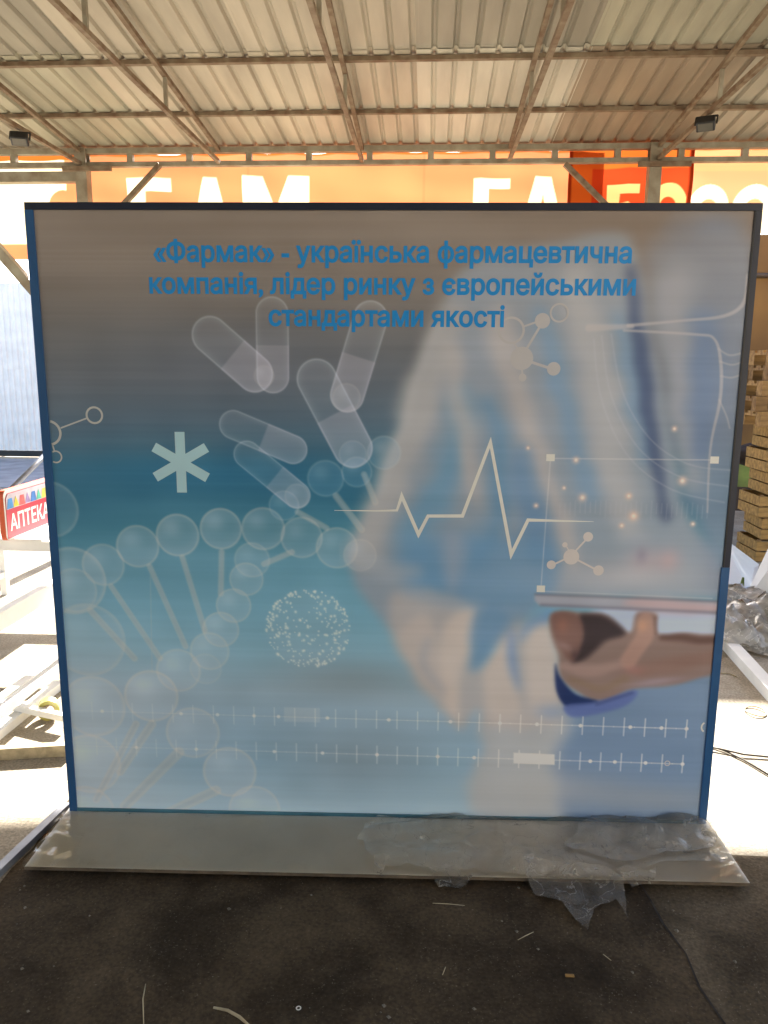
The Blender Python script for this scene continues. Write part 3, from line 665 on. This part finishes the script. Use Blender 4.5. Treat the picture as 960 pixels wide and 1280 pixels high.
# fine press streaks
streak = 3*vnoise(3, 260) + 4*vnoise(7, 90) + 8*vnoise(6, 24) + 6*vnoise(22, 18)
img += streak[..., None]
alb = np.clip(lin(np.clip(img, 0, 255)) * KAL, 0, .92)
v = np.stack([XX*U - PW/2, np.zeros_like(XX), PH - YY*U], -1).reshape(-1, 3)
idx = np.arange((GX+1)*(GY+1)).reshape(GY+1, GX+1)
f = np.stack([idx[:-1,:-1], idx[1:,:-1], idx[1:,1:], idx[:-1,1:]], -1).reshape(-1, 4)
me = bpy.data.meshes.new('print_sheet')
me.vertices.add(len(v)); me.vertices.foreach_set('co', v.astype(np.float32).ravel())
me.loops.add(f.size); me.loops.foreach_set('vertex_index', f.astype(np.int32).ravel())
me.polygons.add(len(f)); me.polygons.foreach_set('loop_start', np.arange(0, f.size, 4, dtype=np.int32)); me.polygons.foreach_set('loop_total', np.full(len(f), 4, np.int32))
me.update(calc_edges=True)
ca = me.color_attributes.new('print', 'FLOAT_COLOR', 'POINT')
ca.data.foreach_set('color', np.concatenate([alb.reshape(-1,3), np.ones((len(v),1))], 1).astype(np.float32).ravel())
pm, pt, pb = new_mat('printed_film')
an = pt.nodes.new('ShaderNodeAttribute'); an.attribute_name = 'print'; pt.links.new(an.outputs['Color'], pb.inputs['Base Color'])
pb.inputs['Roughness'].default_value = .42; pb.inputs['Specular IOR Level'].default_value = .35
me.materials.append(pm)
sheet = bpy.data.objects.new('print_sheet', me); C.objects.link(sheet); sheet.parent = panel

def ink(name, c, rough=.42):
    return mat(name, tuple(np.clip(lin(c)*KAL, 0, .86)), rough, 0, .02, 8, spec=.35)
def AL(p, d=.0006): return (p[0]*U - PW/2, -d, PH - p[1]*U)
def flat(name, m, polys, d=.0006):
    b = MB()
    for q in polys: b.add([AL(p, d) for p in q], [tuple(range(len(q)))])
    o = b.build(name, m, sheet)
    return o
def ribbon(pts, w):
    ws = w if hasattr(w, '__len__') else [w]*len(pts); n = len(pts); L_, R_ = [], []
    for i, p in enumerate(pts):
        a = Vector(pts[max(i-1,0)]); c = Vector(pts[min(i+1,n-1)]); p = Vector(p)
        d1 = (p-a).normalized() if i else (c-p).normalized(); d2 = (c-p).normalized() if i < n-1 else d1
        nn = Vector((-d1.y-d2.y, d1.x+d2.x)).normalized(); k = ws[i]/2/max(.35, nn.dot(Vector((-d1.y, d1.x))))
        L_.append(tuple(p + nn*k)); R_.append(tuple(p - nn*k))
    return [(L_[i], R_[i], R_[i+1], L_[i+1]) for i in range(n-1)]
def disc(c, r, n=24): return [[(c[0]+r*math.cos(2*PI*k/n), c[1]-r*math.sin(2*PI*k/n)) for k in range(n)]]
def ringp(c, r, w, n=32, clipx=None):
    out = []
    for k in range(n):
        a0, a1 = 2*PI*k/n, 2*PI*(k+1)/n
        q = [(c[0]+rr*math.cos(a), c[1]-rr*math.sin(a)) for rr, a in ((r,a0),(r,a1),(r-w,a1),(r-w,a0))]
        if clipx and not all(clipx[0] < p[0] < clipx[1] for p in q): continue
        out.append(q)
    return out
tb = ink('title_blue_ink', (24,108,158))
for body, p0, p1, hh in (('«Фармак» - українська фармацевтична', (157.7, 67.5), (750.8, 70.5), 0), ('компанія, лідер ринку з європейськими', (150.7, 106.2), (758.2, 108.6), 0), ('стандартами якості', (300.7, 145.7), (597.3, 147.1), 0)):
    gl = text_glyphs(body, .029); lo = min(g[0][:,0].min() for g in gl); hi = max(g[0][:,0].max() for g in gl)
    sx = (p1[0]-p0[0])/(hi-lo); sy = 33.5; base = (p0[1]+p1[1])/2
    for gv, gf in gl:
        b = MB(); b.add([AL((p0[0]+(q[0]-lo)*sx, base - q[1]*sy), .0010) for q in gv], gf); b.build('letter', tb, sheet)
pale = ink('pale_teal_ink', (140,168,175)); cream = ink('cream_line_ink', (186,178,164)); dim = ink('dim_cream_ink', (150,147,143)); mid = ink('soft_cream_ink', (168,161,153))
ac = (181.1, 321.8)
for k in range(3):
    a = math.radians(90 + 60*k); d = Vector((math.cos(a), math.sin(a)))
    flat('asterisk_bar', pale, ribbon([tuple(Vector(ac)-d*40), tuple(Vector(ac)+d*40)], 13), .0006 + .0002*k)
flat('pulse_line', cream, ribbon([(382.5, 383.5),(437.5, 383.5),(464.9, 382.6),(471.0, 363.3),(493.8, 414.6),(506.0, 389.7),(551.2, 389.1),(584.8, 292.0),(617.0, 440.2),(637.3, 393.5),(679.2, 394.1),(723.0, 394.6)], [.6,2,3,4.6,4.6,4.2,4.6,5.2,5.2,4.4,2.6,.5]))
def molecule(nodes, links, m, clipx=None):
    for c, r, hollow in nodes: flat('molecule_atom', m, ringp(c, r, hollow, clipx=clipx) if hollow else disc(c, r), .0007)
    for a, b_, w in links: flat('molecule_link', m, ribbon([a, b_], w), .0005)
EDGE = (11, AW-13)
molecule([((8.9, 284.6),17,3.2), ((70.6, 261.2),11.5,2.6), ((16.1, 316.0),8.5,2)], [((25.2, 278.2),(59.8, 265.4),2), ((13.0, 301.3),(14.6, 307.6),2)], ink('left_molecule_ink', (150,150,142)), EDGE)
molecule([((606.4, 151.0),17,3), ((644.9, 139.1),9.5,0), ((665.4, 129.3),12,2.4), ((620.8, 185.4),14.5,0), ((661.6, 198.1),8.5,0), ((622.7, 209.3),5,0)],
         [((622.2, 146.0),(639.0, 140.1),2.4), ((642.2, 145.9),(625.4, 175.5),3), ((631.0, 189.3),(655.5, 197.1),3.4), ((621.2, 197.3),(622.6, 205.3),2.4), ((610.0, 166.7),(616.3, 174.6),2)], dim)
molecule([((696.2, 442.5),10.5,0), ((716.8, 415.1),6.5,0), ((670.4, 453.7),6,0), ((733.0, 460.6),7,0), ((687.0, 426.3),3.6,0)],
         [((701.1, 434.8),(713.9, 419.5),2.4), ((688.0, 445.8),(674.6, 452.6),2.4), ((704.9, 446.7),(727.6, 458.4),2.6), ((692.6, 433.8),(689.2, 428.4),1.6)], mid)
for q in ((662.8, 311.0), (872.8, 312.1), (658.1, 486.9)): flat('corner_square', cream, [[(q[0]-5.5,q[1]-4.6),(q[0]-5.5,q[1]+4.6),(q[0]+5.5,q[1]+4.6),(q[0]+5.5,q[1]-4.6)]])
flat('small_ring', cream, ringp((894.2, 680.8), 9, 2.4, clipx=EDGE))
flat('small_ring', mid, ringp((843.8, 735.5), 4, 1.2))

# board body and edging strips (local: x along the panel, -y towards the viewer)
hw = PW/2
MB().box((-hw+.004, .002, .004), (hw-.004, .09, PH-.004)).build('board_body', M['back'], panel)
MB().box((-hw, -.006, PH-.021), (hw, .094, PH+.001)).build('edge_strip', M['navy'], panel)
MB().box((-hw-.001, -.005, -.0), (-hw+.026, .093, PH-.0212)).build('edge_strip', M['blue'], panel)
MB().box((hw-.026, -.005, .0), (hw+.001, .093, .93)).build('edge_strip', M['blue'], panel)
MB().box((hw-.017, -.004, .9302), (hw+.001, .093, PH-.0212)).build('edge_strip', M['navy'], panel)
MB().box((hw-.022, -.0035, .9302), (hw-.0172, .0005, PH-.0215)).build('edge_trim', M['black'], panel)
MB().box((-hw+.0262, -.004, -.0), (hw-.0262, .0018, .012)).build('edge_strip', mat('teal_strip', (.07,.2,.27), .4), panel)
for x in (-.8, .8):
    MB().bar((x, .095, 1.5), (x, .75, -.028), .04).build('back_stay', M['galv'], panel)

# ------------------------------------------------------------------ base board with film
bb = empty('base_board', (-.1319, 2.4853, 0), .0319, 'white laminate base board in clear film under the display panel', 'base board')
b = MB(); b.box((-1.143, -.315, .0165), (1.148, .25, .0285)); b.build('board', M['board'], bb, bevel=.0015)
MB().box((-1.143, -.3165, .0172), (1.148, -.3152, .0278)).build('front_edge', M['board_edge'], bb)
for x in (-1.05, -.5, 0, .5, 1.05): MB().box((x-.03, -.27, .0035), (x+.03, .24, .0164)).build('batten', M['pallet2'], bb)
def wrapz(x, y):
    return .0305 + .0045*abs(noise.noise((x*9, y*22, 1))) + .004*abs(noise.noise((x*31, y*9, 5)))*(1 + 2*max(0, -x-.75)) + random.uniform(0, .0008 + .008*max(0, -x-.85))
crumple('film_wrap', M['wrap'], [(-1.15,-.325), (1.15,-.325), (1.15,-.012), (-1.15,-.012)], 2600, wrapz, bb, .003)

M2 = lambda p: Vector(p)
def drape(x, y):
    # rests on the board top, falls to the floor past its front edge
    n1 = abs(noise.noise((x*5, y*6, 3))); n2 = abs(noise.noise((x*17+3, y*15, 8)))
    h = .034 + .048*n1 + .024*n2 + random.uniform(0, .004)
    e = 2.165 + .032*(x+1.27)
    if y < e: h = .036*max(0, 1-(e-y)/.05) + .006 + .02*n1 + .014*n2 + random.uniform(0,.004)
    k = min(1, max(0, (e + .315 - y)/.07)); h = .033 + (h-.033)*(.25 + .75*k)      # settles flat against the panel foot
    return h
lf = empty('loose_film', (.45, 2.3, 0), 0, 'loose crumpled clear film heaped on the right half of the base board', 'plastic film')
off = lambda P_: [(p[0], p[1]) for p in P_]
o = crumple('film_sheet', M['film'], off([(-0.144, 2.198, 0.030), (-0.213, 2.342, 0.030), (-0.162, 2.468, 0.030), (0.322, 2.531, 0.030), (0.491, 2.522, 0.030), (1.022, 2.609, 0.030), (1.063, 2.384, 0.030), (0.957, 2.272, 0.030), (0.695, 2.235, 0.030), (0.414, 2.208, 0.030), (0.287, 2.192, 0.030)]), 1500, drape)
o.parent = lf; o.matrix_parent_inverse = Matrix.Translation((-.45,-2.3,0))
o = crumple('film_sheet', M['film_thick'], off([(0.454, 2.300, 0.030), (0.603, 2.520, 0.030), (0.993, 2.607, 0.030), (1.043, 2.473, 0.030), (0.954, 2.334, 0.030), (0.674, 2.249, 0.030)]), 900, lambda x, y: drape(x, y) + .012)
o.parent = lf; o.matrix_parent_inverse = Matrix.Translation((-.45,-2.3,0))
for outl, n in (([(0.321, 2.224, 0.020), (0.350, 2.131, -0.000), (0.425, 2.086, -0.000), (0.481, 1.983, -0.000), (0.519, 2.078, -0.000), (0.596, 2.126, 0.000), (0.609, 2.044, 0.000), (0.634, 2.202, 0.000), (0.593, 2.226, 0.020)], 260), ([(-0.151, 2.226, 0.030), (-0.152, 2.173, 0.000), (-0.121, 2.167, -0.000), (-0.104, 2.221, 0.030)], 30),
                ([(0.022, 2.196, 0.020), (0.055, 2.148, 0.000), (0.119, 2.130, -0.000), (0.171, 2.182, 0.020)], 60), ([(0.619, 2.228, 0.020), (0.656, 2.174, -0.000), (0.723, 2.193, 0.000), (0.749, 2.229, 0.020)], 50)):
    o = crumple('film_tail', M['film_thick'], off(outl), n, drape, None, .004); o.parent = lf; o.matrix_parent_inverse = Matrix.Translation((-.45,-2.3,0))

# ------------------------------------------------------------------ left: table, sign, profiles, tape
tbl = empty('white_table', (-2.39, 3.8, 0), 0, 'long white painted table frame with low stretchers under the red sign', 'table')
L_ = lambda x, y, z: (x+2.39, y-3.8, z)
for x in (-1.80, -2.98): MB().box(L_(x-.02, 2.3, .50), L_(x+.02, 5.2, .579)).build('rail', M['white_paint'], tbl, bevel=.002)
for y in (2.32, 5.18): MB().box(L_(-2.959, y-.02, .50), L_(-1.821, y+.02, .578)).build('rail', M['white_paint'], tbl, bevel=.002)
MB().box(L_(-2.62, 4.36, .5602), L_(-2.30, 5.159, .5785)).build('shelf_board', M['white_paint'], tbl)
for y in (4.40,): MB().box(L_(-2.959, y-.02, .50), L_(-1.821, y+.02, .560)).build('rail', M['white_paint'], tbl)
for x in (-1.80, -2.98):
    for y in (2.4, 3.62, 5.1): MB().box(L_(x-.022, y-.022, 0), L_(x+.022, y+.022, .4995)).build('leg', M['white_paint'], tbl)
    for y0, y1 in ((2.4225, 3.5975), (3.6425, 5.0775)): MB().box(L_(x-.018, y0, .13), L_(x+.018, y1, .17)).build('stretcher', M['white_paint'], tbl)

sg = empty('pharmacy_sign', (-2.469, 4.280, 0.580), 0, 'red pharmacy sign with rainbow triangles standing on the white table', 'sign')
SL, SH = .66, .30
def rounded(w, h, r, n=6):
    pts = []
    for cx, cy, a0 in ((r, r, PI), (w-r, r, 1.5*PI), (w-r, h-r, 0), (r, h-r, .5*PI)):
        for k in range(n+1): a = a0 + k*PI/2/n; pts.append((cx+r*math.cos(a), cy+r*math.sin(a)))
    return pts
def slab(name, pts, x0, x1, m, par):     # outline in (y, z), thickness along x
    n = len(pts); b = MB(); b.add([(x0,p[0],p[1]) for p in pts] + [(x1,p[0],p[1]) for p in pts], [tuple(range(n-1,-1,-1)), tuple(range(n,2*n))] + [(i,(i+1)%n,n+(i+1)%n,n+i) for i in range(n)])
    return b.build(name, m, par)
slab('housing', rounded(SL, SH, .035), -.03, 0, M['orange_edge'], sg)
slab('white_rim', rounded(SL-.004, SH-.004, .033), .0003, .003, M['ivory'], sg).location = (0,.002,.002)
fc = slab('face', [(.016,.012),(SL-.016,.012),(SL-.016,SH-.02),(.04,SH-.02),(.016,SH-.05)], .0032, .006, M['red'], sg)
slab('upper_band', [(.018,.185),(SL-.018,.185),(SL-.018,SH-.024),(.042,SH-.024),(.018,SH-.052)], .0062, .0072, mat('lilac_band', (.62,.55,.62), .4), sg)
tc_ = [(.05,.25,.55), (.75,.6,.05), (.7,.12,.12), (.35,.25,.5), (.05,.18,.5), (.1,.5,.35), (.7,.6,.1), (.05,.3,.5), (.6,.1,.3)]
for k, c in enumerate(tc_):
    y = .022 + k*.068
    slab('triangle', [(y,.188),(y+.072,.188),(y+.06,.248),(y+.018,.248)] if k % 2 == 0 else [(y+.004,.19),(y+.068,.19),(y+.034,.252)], .0074, .0082 + .0004*(k % 2), mat('sign_triangle', c, .4, 0, .15, 20), fc)
gl = text_glyphs('АПТЕКА', .02); lo = min(g[0][:,0].min() for g in gl); hi = max(g[0][:,0].max() for g in gl)
for gv, gf in gl:
    b = MB(); b.add([(.0068, .045+(q[0]-lo)/(hi-lo)*.47, .055+q[1]/.72*.095) for q in gv], gf); b.build('letter', M['ivory'], fc)

tag(MB().tube([(-2.98,4.93,.603), (-3.073, 6.860, 1.203)], .02, 10).build('steel_tube', M['galv'], None, True), 'grey steel tube leaning from the table to the canopy column', 'tube')
def lying(name, a, b_, w, h, m, label, cat='bar', group=None):
    a = Vector(a); b_ = Vector(b_); a.z = b_.z = h/2 + .001
    return tag(MB().bar(a, b_, w, h).build(name, m), label, cat, group)
lying('steel_profile', (-1.302, 2.504, 0.000), (-1.371, 1.919, -0.000), .03, .025, M['galv'], 'thin blue-grey steel profile on the floor beside the base board')
lying('white_profile', (-1.864, 2.809, 0.000), (-1.840, 3.551, 0.000), .05, .04, M['white_paint'], 'white profile lying under the table, closest to the tape roll')
lying('white_profile', (-2.042, 2.984, 0.000), (-2.007, 3.769, -0.000), .05, .04, M['white_paint'], 'white profile lying deepest under the white table')
lying('wood_lath', (-2.165, 3.304, 0.000), (-1.591, 3.114, 0.000), .03, .03, M['white_paint'], 'pale thin lath lying across the white profiles').location = (0,0,.041)
lying('shadow_line_bar', (-1.929, 2.805, 0.000), (-1.461, 2.898, 0.000), .035, .05, M['straw'], 'added straw-coloured bar standing in for a shadow line towards the panel edge')  # bar added and coloured to give the shadow line across the floor
tr = empty('tape_roll', (*(-1.723, 3.216, 0.000)[:2], 0), 1.95, 'yellow green roll of packing tape on the floor by the table', 'tape roll')
def annulus(name, r0, r1, w, m, par, n=28):
    b = MB(); vs = []
    for x in (-w/2, w/2):
        for r in (r0, r1):
            vs += [(x, r*math.cos(2*PI*k/n), r1 + r*math.sin(2*PI*k/n)) for k in range(n)]
    fs = []
    for k in range(n):
        k2 = (k+1) % n; fs += [(k,k2,n+k2,n+k), (2*n+k,3*n+k,3*n+k2,2*n+k2), (n+k,n+k2,3*n+k2,3*n+k), (k,2*n+k,2*n+k2,k2)]
    b.add(vs, fs); return b.build(name, m, par)
annulus('tape', .030, .048, .05, M['tape'], tr); cr_ = annulus('core', .026, .0298, .052, M['card'], tr); cr_.location = (0,0,.0182)

# ------------------------------------------------------------------ right: ochre wall, pallets, crates, foam, film
wl = empty('ochre_wall', (1.3, 9.0, 0), 0, 'ochre boarded wall behind the pallet stack', 'wall')
for k in range(6): MB().box((k*1.25, 0, 0), (k*1.25+1.244, .06, 3.05)).build('wall_board', M['tanwall'], wl)
MB().tube([(0,-.04,2.62), (7.5,-.04,2.62)], .025).build('pipe', M['wire'], wl, True)
MB().box((2.0,-.03,.28), (7.0,-.002,.62)).build('green_board', M['green'], wl)
MB().box((2.0,-.026,0), (7.0,-.002,.278)).build('skirting', M['bag'], wl)

PX = (2.782, 6.500, 0.019)[0]
def make_crate():
    t = empty('wooden_crate', (0,0,0), 0, 'x', 'crate', 'crates stacked under the pallets')
    w, d, h = .60, .40, .19
    for y in (0, d-.014):
        for z in (.008, .10): MB().box((0, y, z), (w, y+.014, z+.08)).build('slat', M['crate'], t)
    for x in (.0, w-.014):
        for z in (.008, .10): MB().box((x, .0145, z), (x+.014, d-.0145, z+.08)).build('slat', M['crate'], t)
    for x in (.0145, w-.0445):
        for y in (.0145, d-.0445): MB().box((x, y, 0), (x+.03, y+.03, h)).build('corner_post', M['pallet2'], t)
    MB().box((.016,.016,.0), (w-.016,d-.016,.007)).build('bottom', M['pallet2'], t); return t
c0 = make_crate()
words = ['lowest', 'second lowest', 'third', 'fourth', 'fifth', 'top']
for k in range(6):
    o = c0 if k == 0 else copy_tree(c0)
    o.location = (PX + [.0,.03,-.01,.05,.015,.04][k], 6.5 + .01*(k % 2), .191*k); o.rotation_euler = (0,0,[.02,-.03,.04,0,.03,-.02][k])
    o['label'] = 'yellow wooden crate, %s of the stack under the pallets' % words[k]
def make_pallet(m):
    t = empty('wooden_pallet', (0,0,0), 0, 'x', 'pallet', 'pallets piled on the crates')
    for k in range(5): MB().box((0, k*.15, .10), (1.1, k*.15+.105, .12)).build('top_board', m, t)
    for x in (.0, .505, 1.01):
        MB().box((x, 0, .0805), (x+.09, .705, .0995)).build('cross_board', m, t)
        for y in (0, .3, .61): MB().box((x, y, .0205), (x+.09, y+.095, .080)).build('block', m, t)
    for y in (0, .3, .61): MB().box((0, y, 0), (1.1, y+.095, .020)).build('bottom_board', m, t)
    return t
p0, p1 = make_pallet(M['pallet']), make_pallet(M['pallet2'])
used = set()
for k in range(5):
    src = p0 if k % 2 == 0 else p1
    o = src if src not in used else copy_tree(src); used.add(src)
    o.location = (PX - .13 + [.03,-.02,.02,.05,.07][k], 6.42, 1.148 + k*.1235); o.rotation_euler = (0,0,[.03,-.05,.06,-.02,.05][k])
    o['label'] = '%s wooden pallet, %s of the pile on the crates' % ('pale' if k % 2 == 0 else 'weathered', ['lowest','second lowest','middle','second highest','topmost'][k])
sk = MB(); 
bm = bmesh.new(); bmesh.ops.create_icosphere(bm, subdivisions=3, radius=1)
for v_ in bm.verts:
    n_ = 1 + .25*noise.noise(v_.co*1.7); v_.co = Vector((v_.co.x*.2*n_, v_.co.y*.16*n_, v_.co.z*.11*n_))
me = bpy.data.meshes.new('dark_sack'); bm.to_mesh(me); bm.free(); me.shade_smooth(); me.materials.append(M['bag'])
o = bpy.data.objects.new('dark_sack', me); C.objects.link(o); o.location = (PX+.2, 7.2, 1.02); tag(o, 'dark sack on a post behind the crates', 'sack')
o.location = (3.125, 7.600, 0.800)
st = MB().box((-.05,-.05,0), (.05,.05,o.location.z-.08)).build('wooden_post', M['pallet2']); st.location = (o.location.x+.1, o.location.y, 0); tag(st, 'short wooden post holding the dark sack', 'post')

def leaning(name, a, b_, c_, d_, th, label):
    a, b_, c_, d_ = map(Vector, (a, b_, c_, d_)); n = (b_-a).cross(d_-a).normalized()*th
    b = MB(); b.add([a,b_,c_,d_,a+n,b_+n,c_+n,d_+n], [(3,2,1,0),(4,5,6,7),(0,1,5,4),(1,2,6,5),(2,3,7,6),(3,0,4,7)])
    return tag(b.build(name, M['foam']), label, 'foam board', 'white foam boards by the crates')
leaning('foam_board', (2.063, 5.003, 0.000), (2.380, 4.713, 0.000), (2.721, 5.300, 0.876), (2.357, 5.300, 0.398), .02, 'large white foam board leaning in front of the crates')
leaning('foam_board', (1.952, 5.314, 0.000), (2.324, 5.420, 0.000), (2.727, 6.300, 0.014), (2.432, 6.300, 0.224), .02, 'smaller white foam board standing behind the film heap')
gs = MB().tube([(2.201, 5.334, 0.000), (2.199, 5.300, 0.184)], [.03,.008], 8).build('green_bottle', M['green'], None, True); tag(gs, 'green pointed offcut standing between the foam boards', 'offcut')
hp = empty('film_heap', (1.9, 4.7, 0), 0, 'heap of crumpled clear plastic wrap beside the white beam', 'plastic film')
def heap(cx, cy, rx, ry, hh):
    def z(x, y):
        d = ((x-cx)/rx)**2 + ((y-cy)/ry)**2
        return .012 + hh*max(0, 1-d)*(.55 + .9*abs(noise.noise((x*7, y*7, cx)))) + random.uniform(0,.05)*max(.1, 1-d)
    return z
for px, py, rx, ry, hh in ((905,800,.34,.28,.20), (938,790,.36,.32,.24), (925,770,.40,.34,.22), (965,800,.34,.3,.18), (990,770,.4,.4,.25)):
    g = {905:(1.800, 4.525, 0.000), 938:(2.019, 4.685, 0.000), 925:(2.079, 5.004, 0.000), 965:(2.091, 4.548, 0.000), 990:(2.426, 5.031, 0.000)}[px]
    ol = [(g[0]+rx*math.cos(t)*(1+.2*math.sin(3*t+px)), g[1]+ry*math.sin(t)*(1+.2*math.cos(2*t+px))) for t in [2*PI*i/14 for i in range(14)]]
    o = crumple('film_fold', M['film_heap'], ol, 420, heap(g[0], g[1], rx, ry, hh)); o.parent = hp; o.matrix_parent_inverse = Matrix.Translation((-1.9,-4.7,0))
lying('white_beam', (1.783, 4.638, 0.000), (1.709, 3.479, 0.000), .07, .06, M['white_paint'], 'white square beam on the floor in front of the film heap', 'beam')
def wire(name, pts, r, m, label, cat): return tag(MB().tube(pts, r, 6).build(name, m, None, True), label, cat)
wire('thin_cable', [(1.215, 3.166, 0.006), (1.281, 3.114, 0.006), (1.333, 3.036, 0.006), (1.407, 2.870, 0.006)], .004, M['wire'], 'dark cable on the sunlit floor, running lower', 'cable')
wire('thin_cable', [(1.206, 3.139, 0.012), (1.264, 3.115, 0.012), (1.349, 3.076, 0.010), (1.507, 3.061, 0.006)], .004, M['wire'], 'dark cable on the sunlit floor, running straighter', 'cable')
gl_ = Vector((1.574, 3.516, 0.006))
wire('wire_loop', [gl_ + Vector((.045*math.cos(t), .055*math.sin(t), .003*math.sin(2*t))) for t in [2*PI*i/20*1.04 for i in range(21)]], .003, M['straw'], 'small pale wire loop lying on the floor past the beam', 'wire')
wire('string', [(1.582, 3.991, 0.004), (1.630, 3.984, 0.004), (1.651, 3.942, 0.004)], .003, M['straw'], 'pale string scrap on the floor beside the white beam', 'string')

# ------------------------------------------------------------------ litter on the dark floor
def straw(pts, w, label):
    q = [Vector(p) for p in pts]; b = MB(); b.tube([(p.x, p.y, w*.6+.001) for p in q], [w*(.5+.5*math.sin(PI*(i+.5)/len(q))) for i in range(len(q))], 6)
    return tag(b.build('straw', M['straw'], None, True), label, 'straw', 'straws on the dark floor')
straw([(-0.718, 1.720, 0.000), (-0.707, 1.671, 0.000), (-0.674, 1.588, 0.000)], .0022, 'long thin bent straw on the dark floor')
straw([(-0.519, 1.656, 0.000), (-0.480, 1.649, 0.000), (-0.445, 1.631, 0.000), (-0.415, 1.607, 0.000)], .0045, 'broad curved pale straw on the dark floor')
straw([(0.037, 2.081, 0.000), (0.083, 2.081, 0.000), (0.134, 2.077, 0.000)], .0022, 'straight straw lying just past the board edge')
straw([(0.278, 1.944, 0.000), (0.302, 1.962, 0.000), (0.327, 1.979, 0.000)], .002, 'short slanting straw near the film tail')
straw([(0.509, 1.905, -0.000), (0.526, 1.883, -0.000)], .002, 'tiny straw near the floor joint')
straw([(0.062, 1.801, -0.000), (0.071, 1.830, 0.000)], .002, 'tiny upright lying straw on the bare floor')
tag(MB().box((-.012,-.004,0), (.012,.004,.006)).build('wood_chip', M['crate'], None, False, .001), 'small orange wood chip on the dark floor', 'wood chip').location = (0.402, 1.820, 0.001)
ws = empty('washer', (-0.304, 1.669, 0.001), 0, 'small pale metal washer on the dark floor', 'washer')
o = annulus('ring', .004, .007, .002, M['ivory'], ws, 20); o.rotation_euler = (0, PI/2, 0); o.location = (-.007, 0, .0015)
gr = MB()
for k in range(800):
    x = random.uniform(-1.7, 1.7); y = random.uniform(.9, 2.2); r = .0014 + .007*random.random()**6
    vs = [(x+r*random.uniform(.7,1.3), y, r*.3), (x-r, y+r*.4, r*.3), (x, y-r*random.uniform(.7,1.3), r*.3), (x, y+r, r*.3), (x, y, r*1.1)]
    gr.add(vs, [(0,3,4), (3,1,4), (1,2,4), (2,0,4)])
tag(gr.build('grit', mat('stone_grit', (.2,.175,.14), .9, 0, .3, 40)), 'fine loose grit scattered over the dark floor', 'grit', kind='stuff')
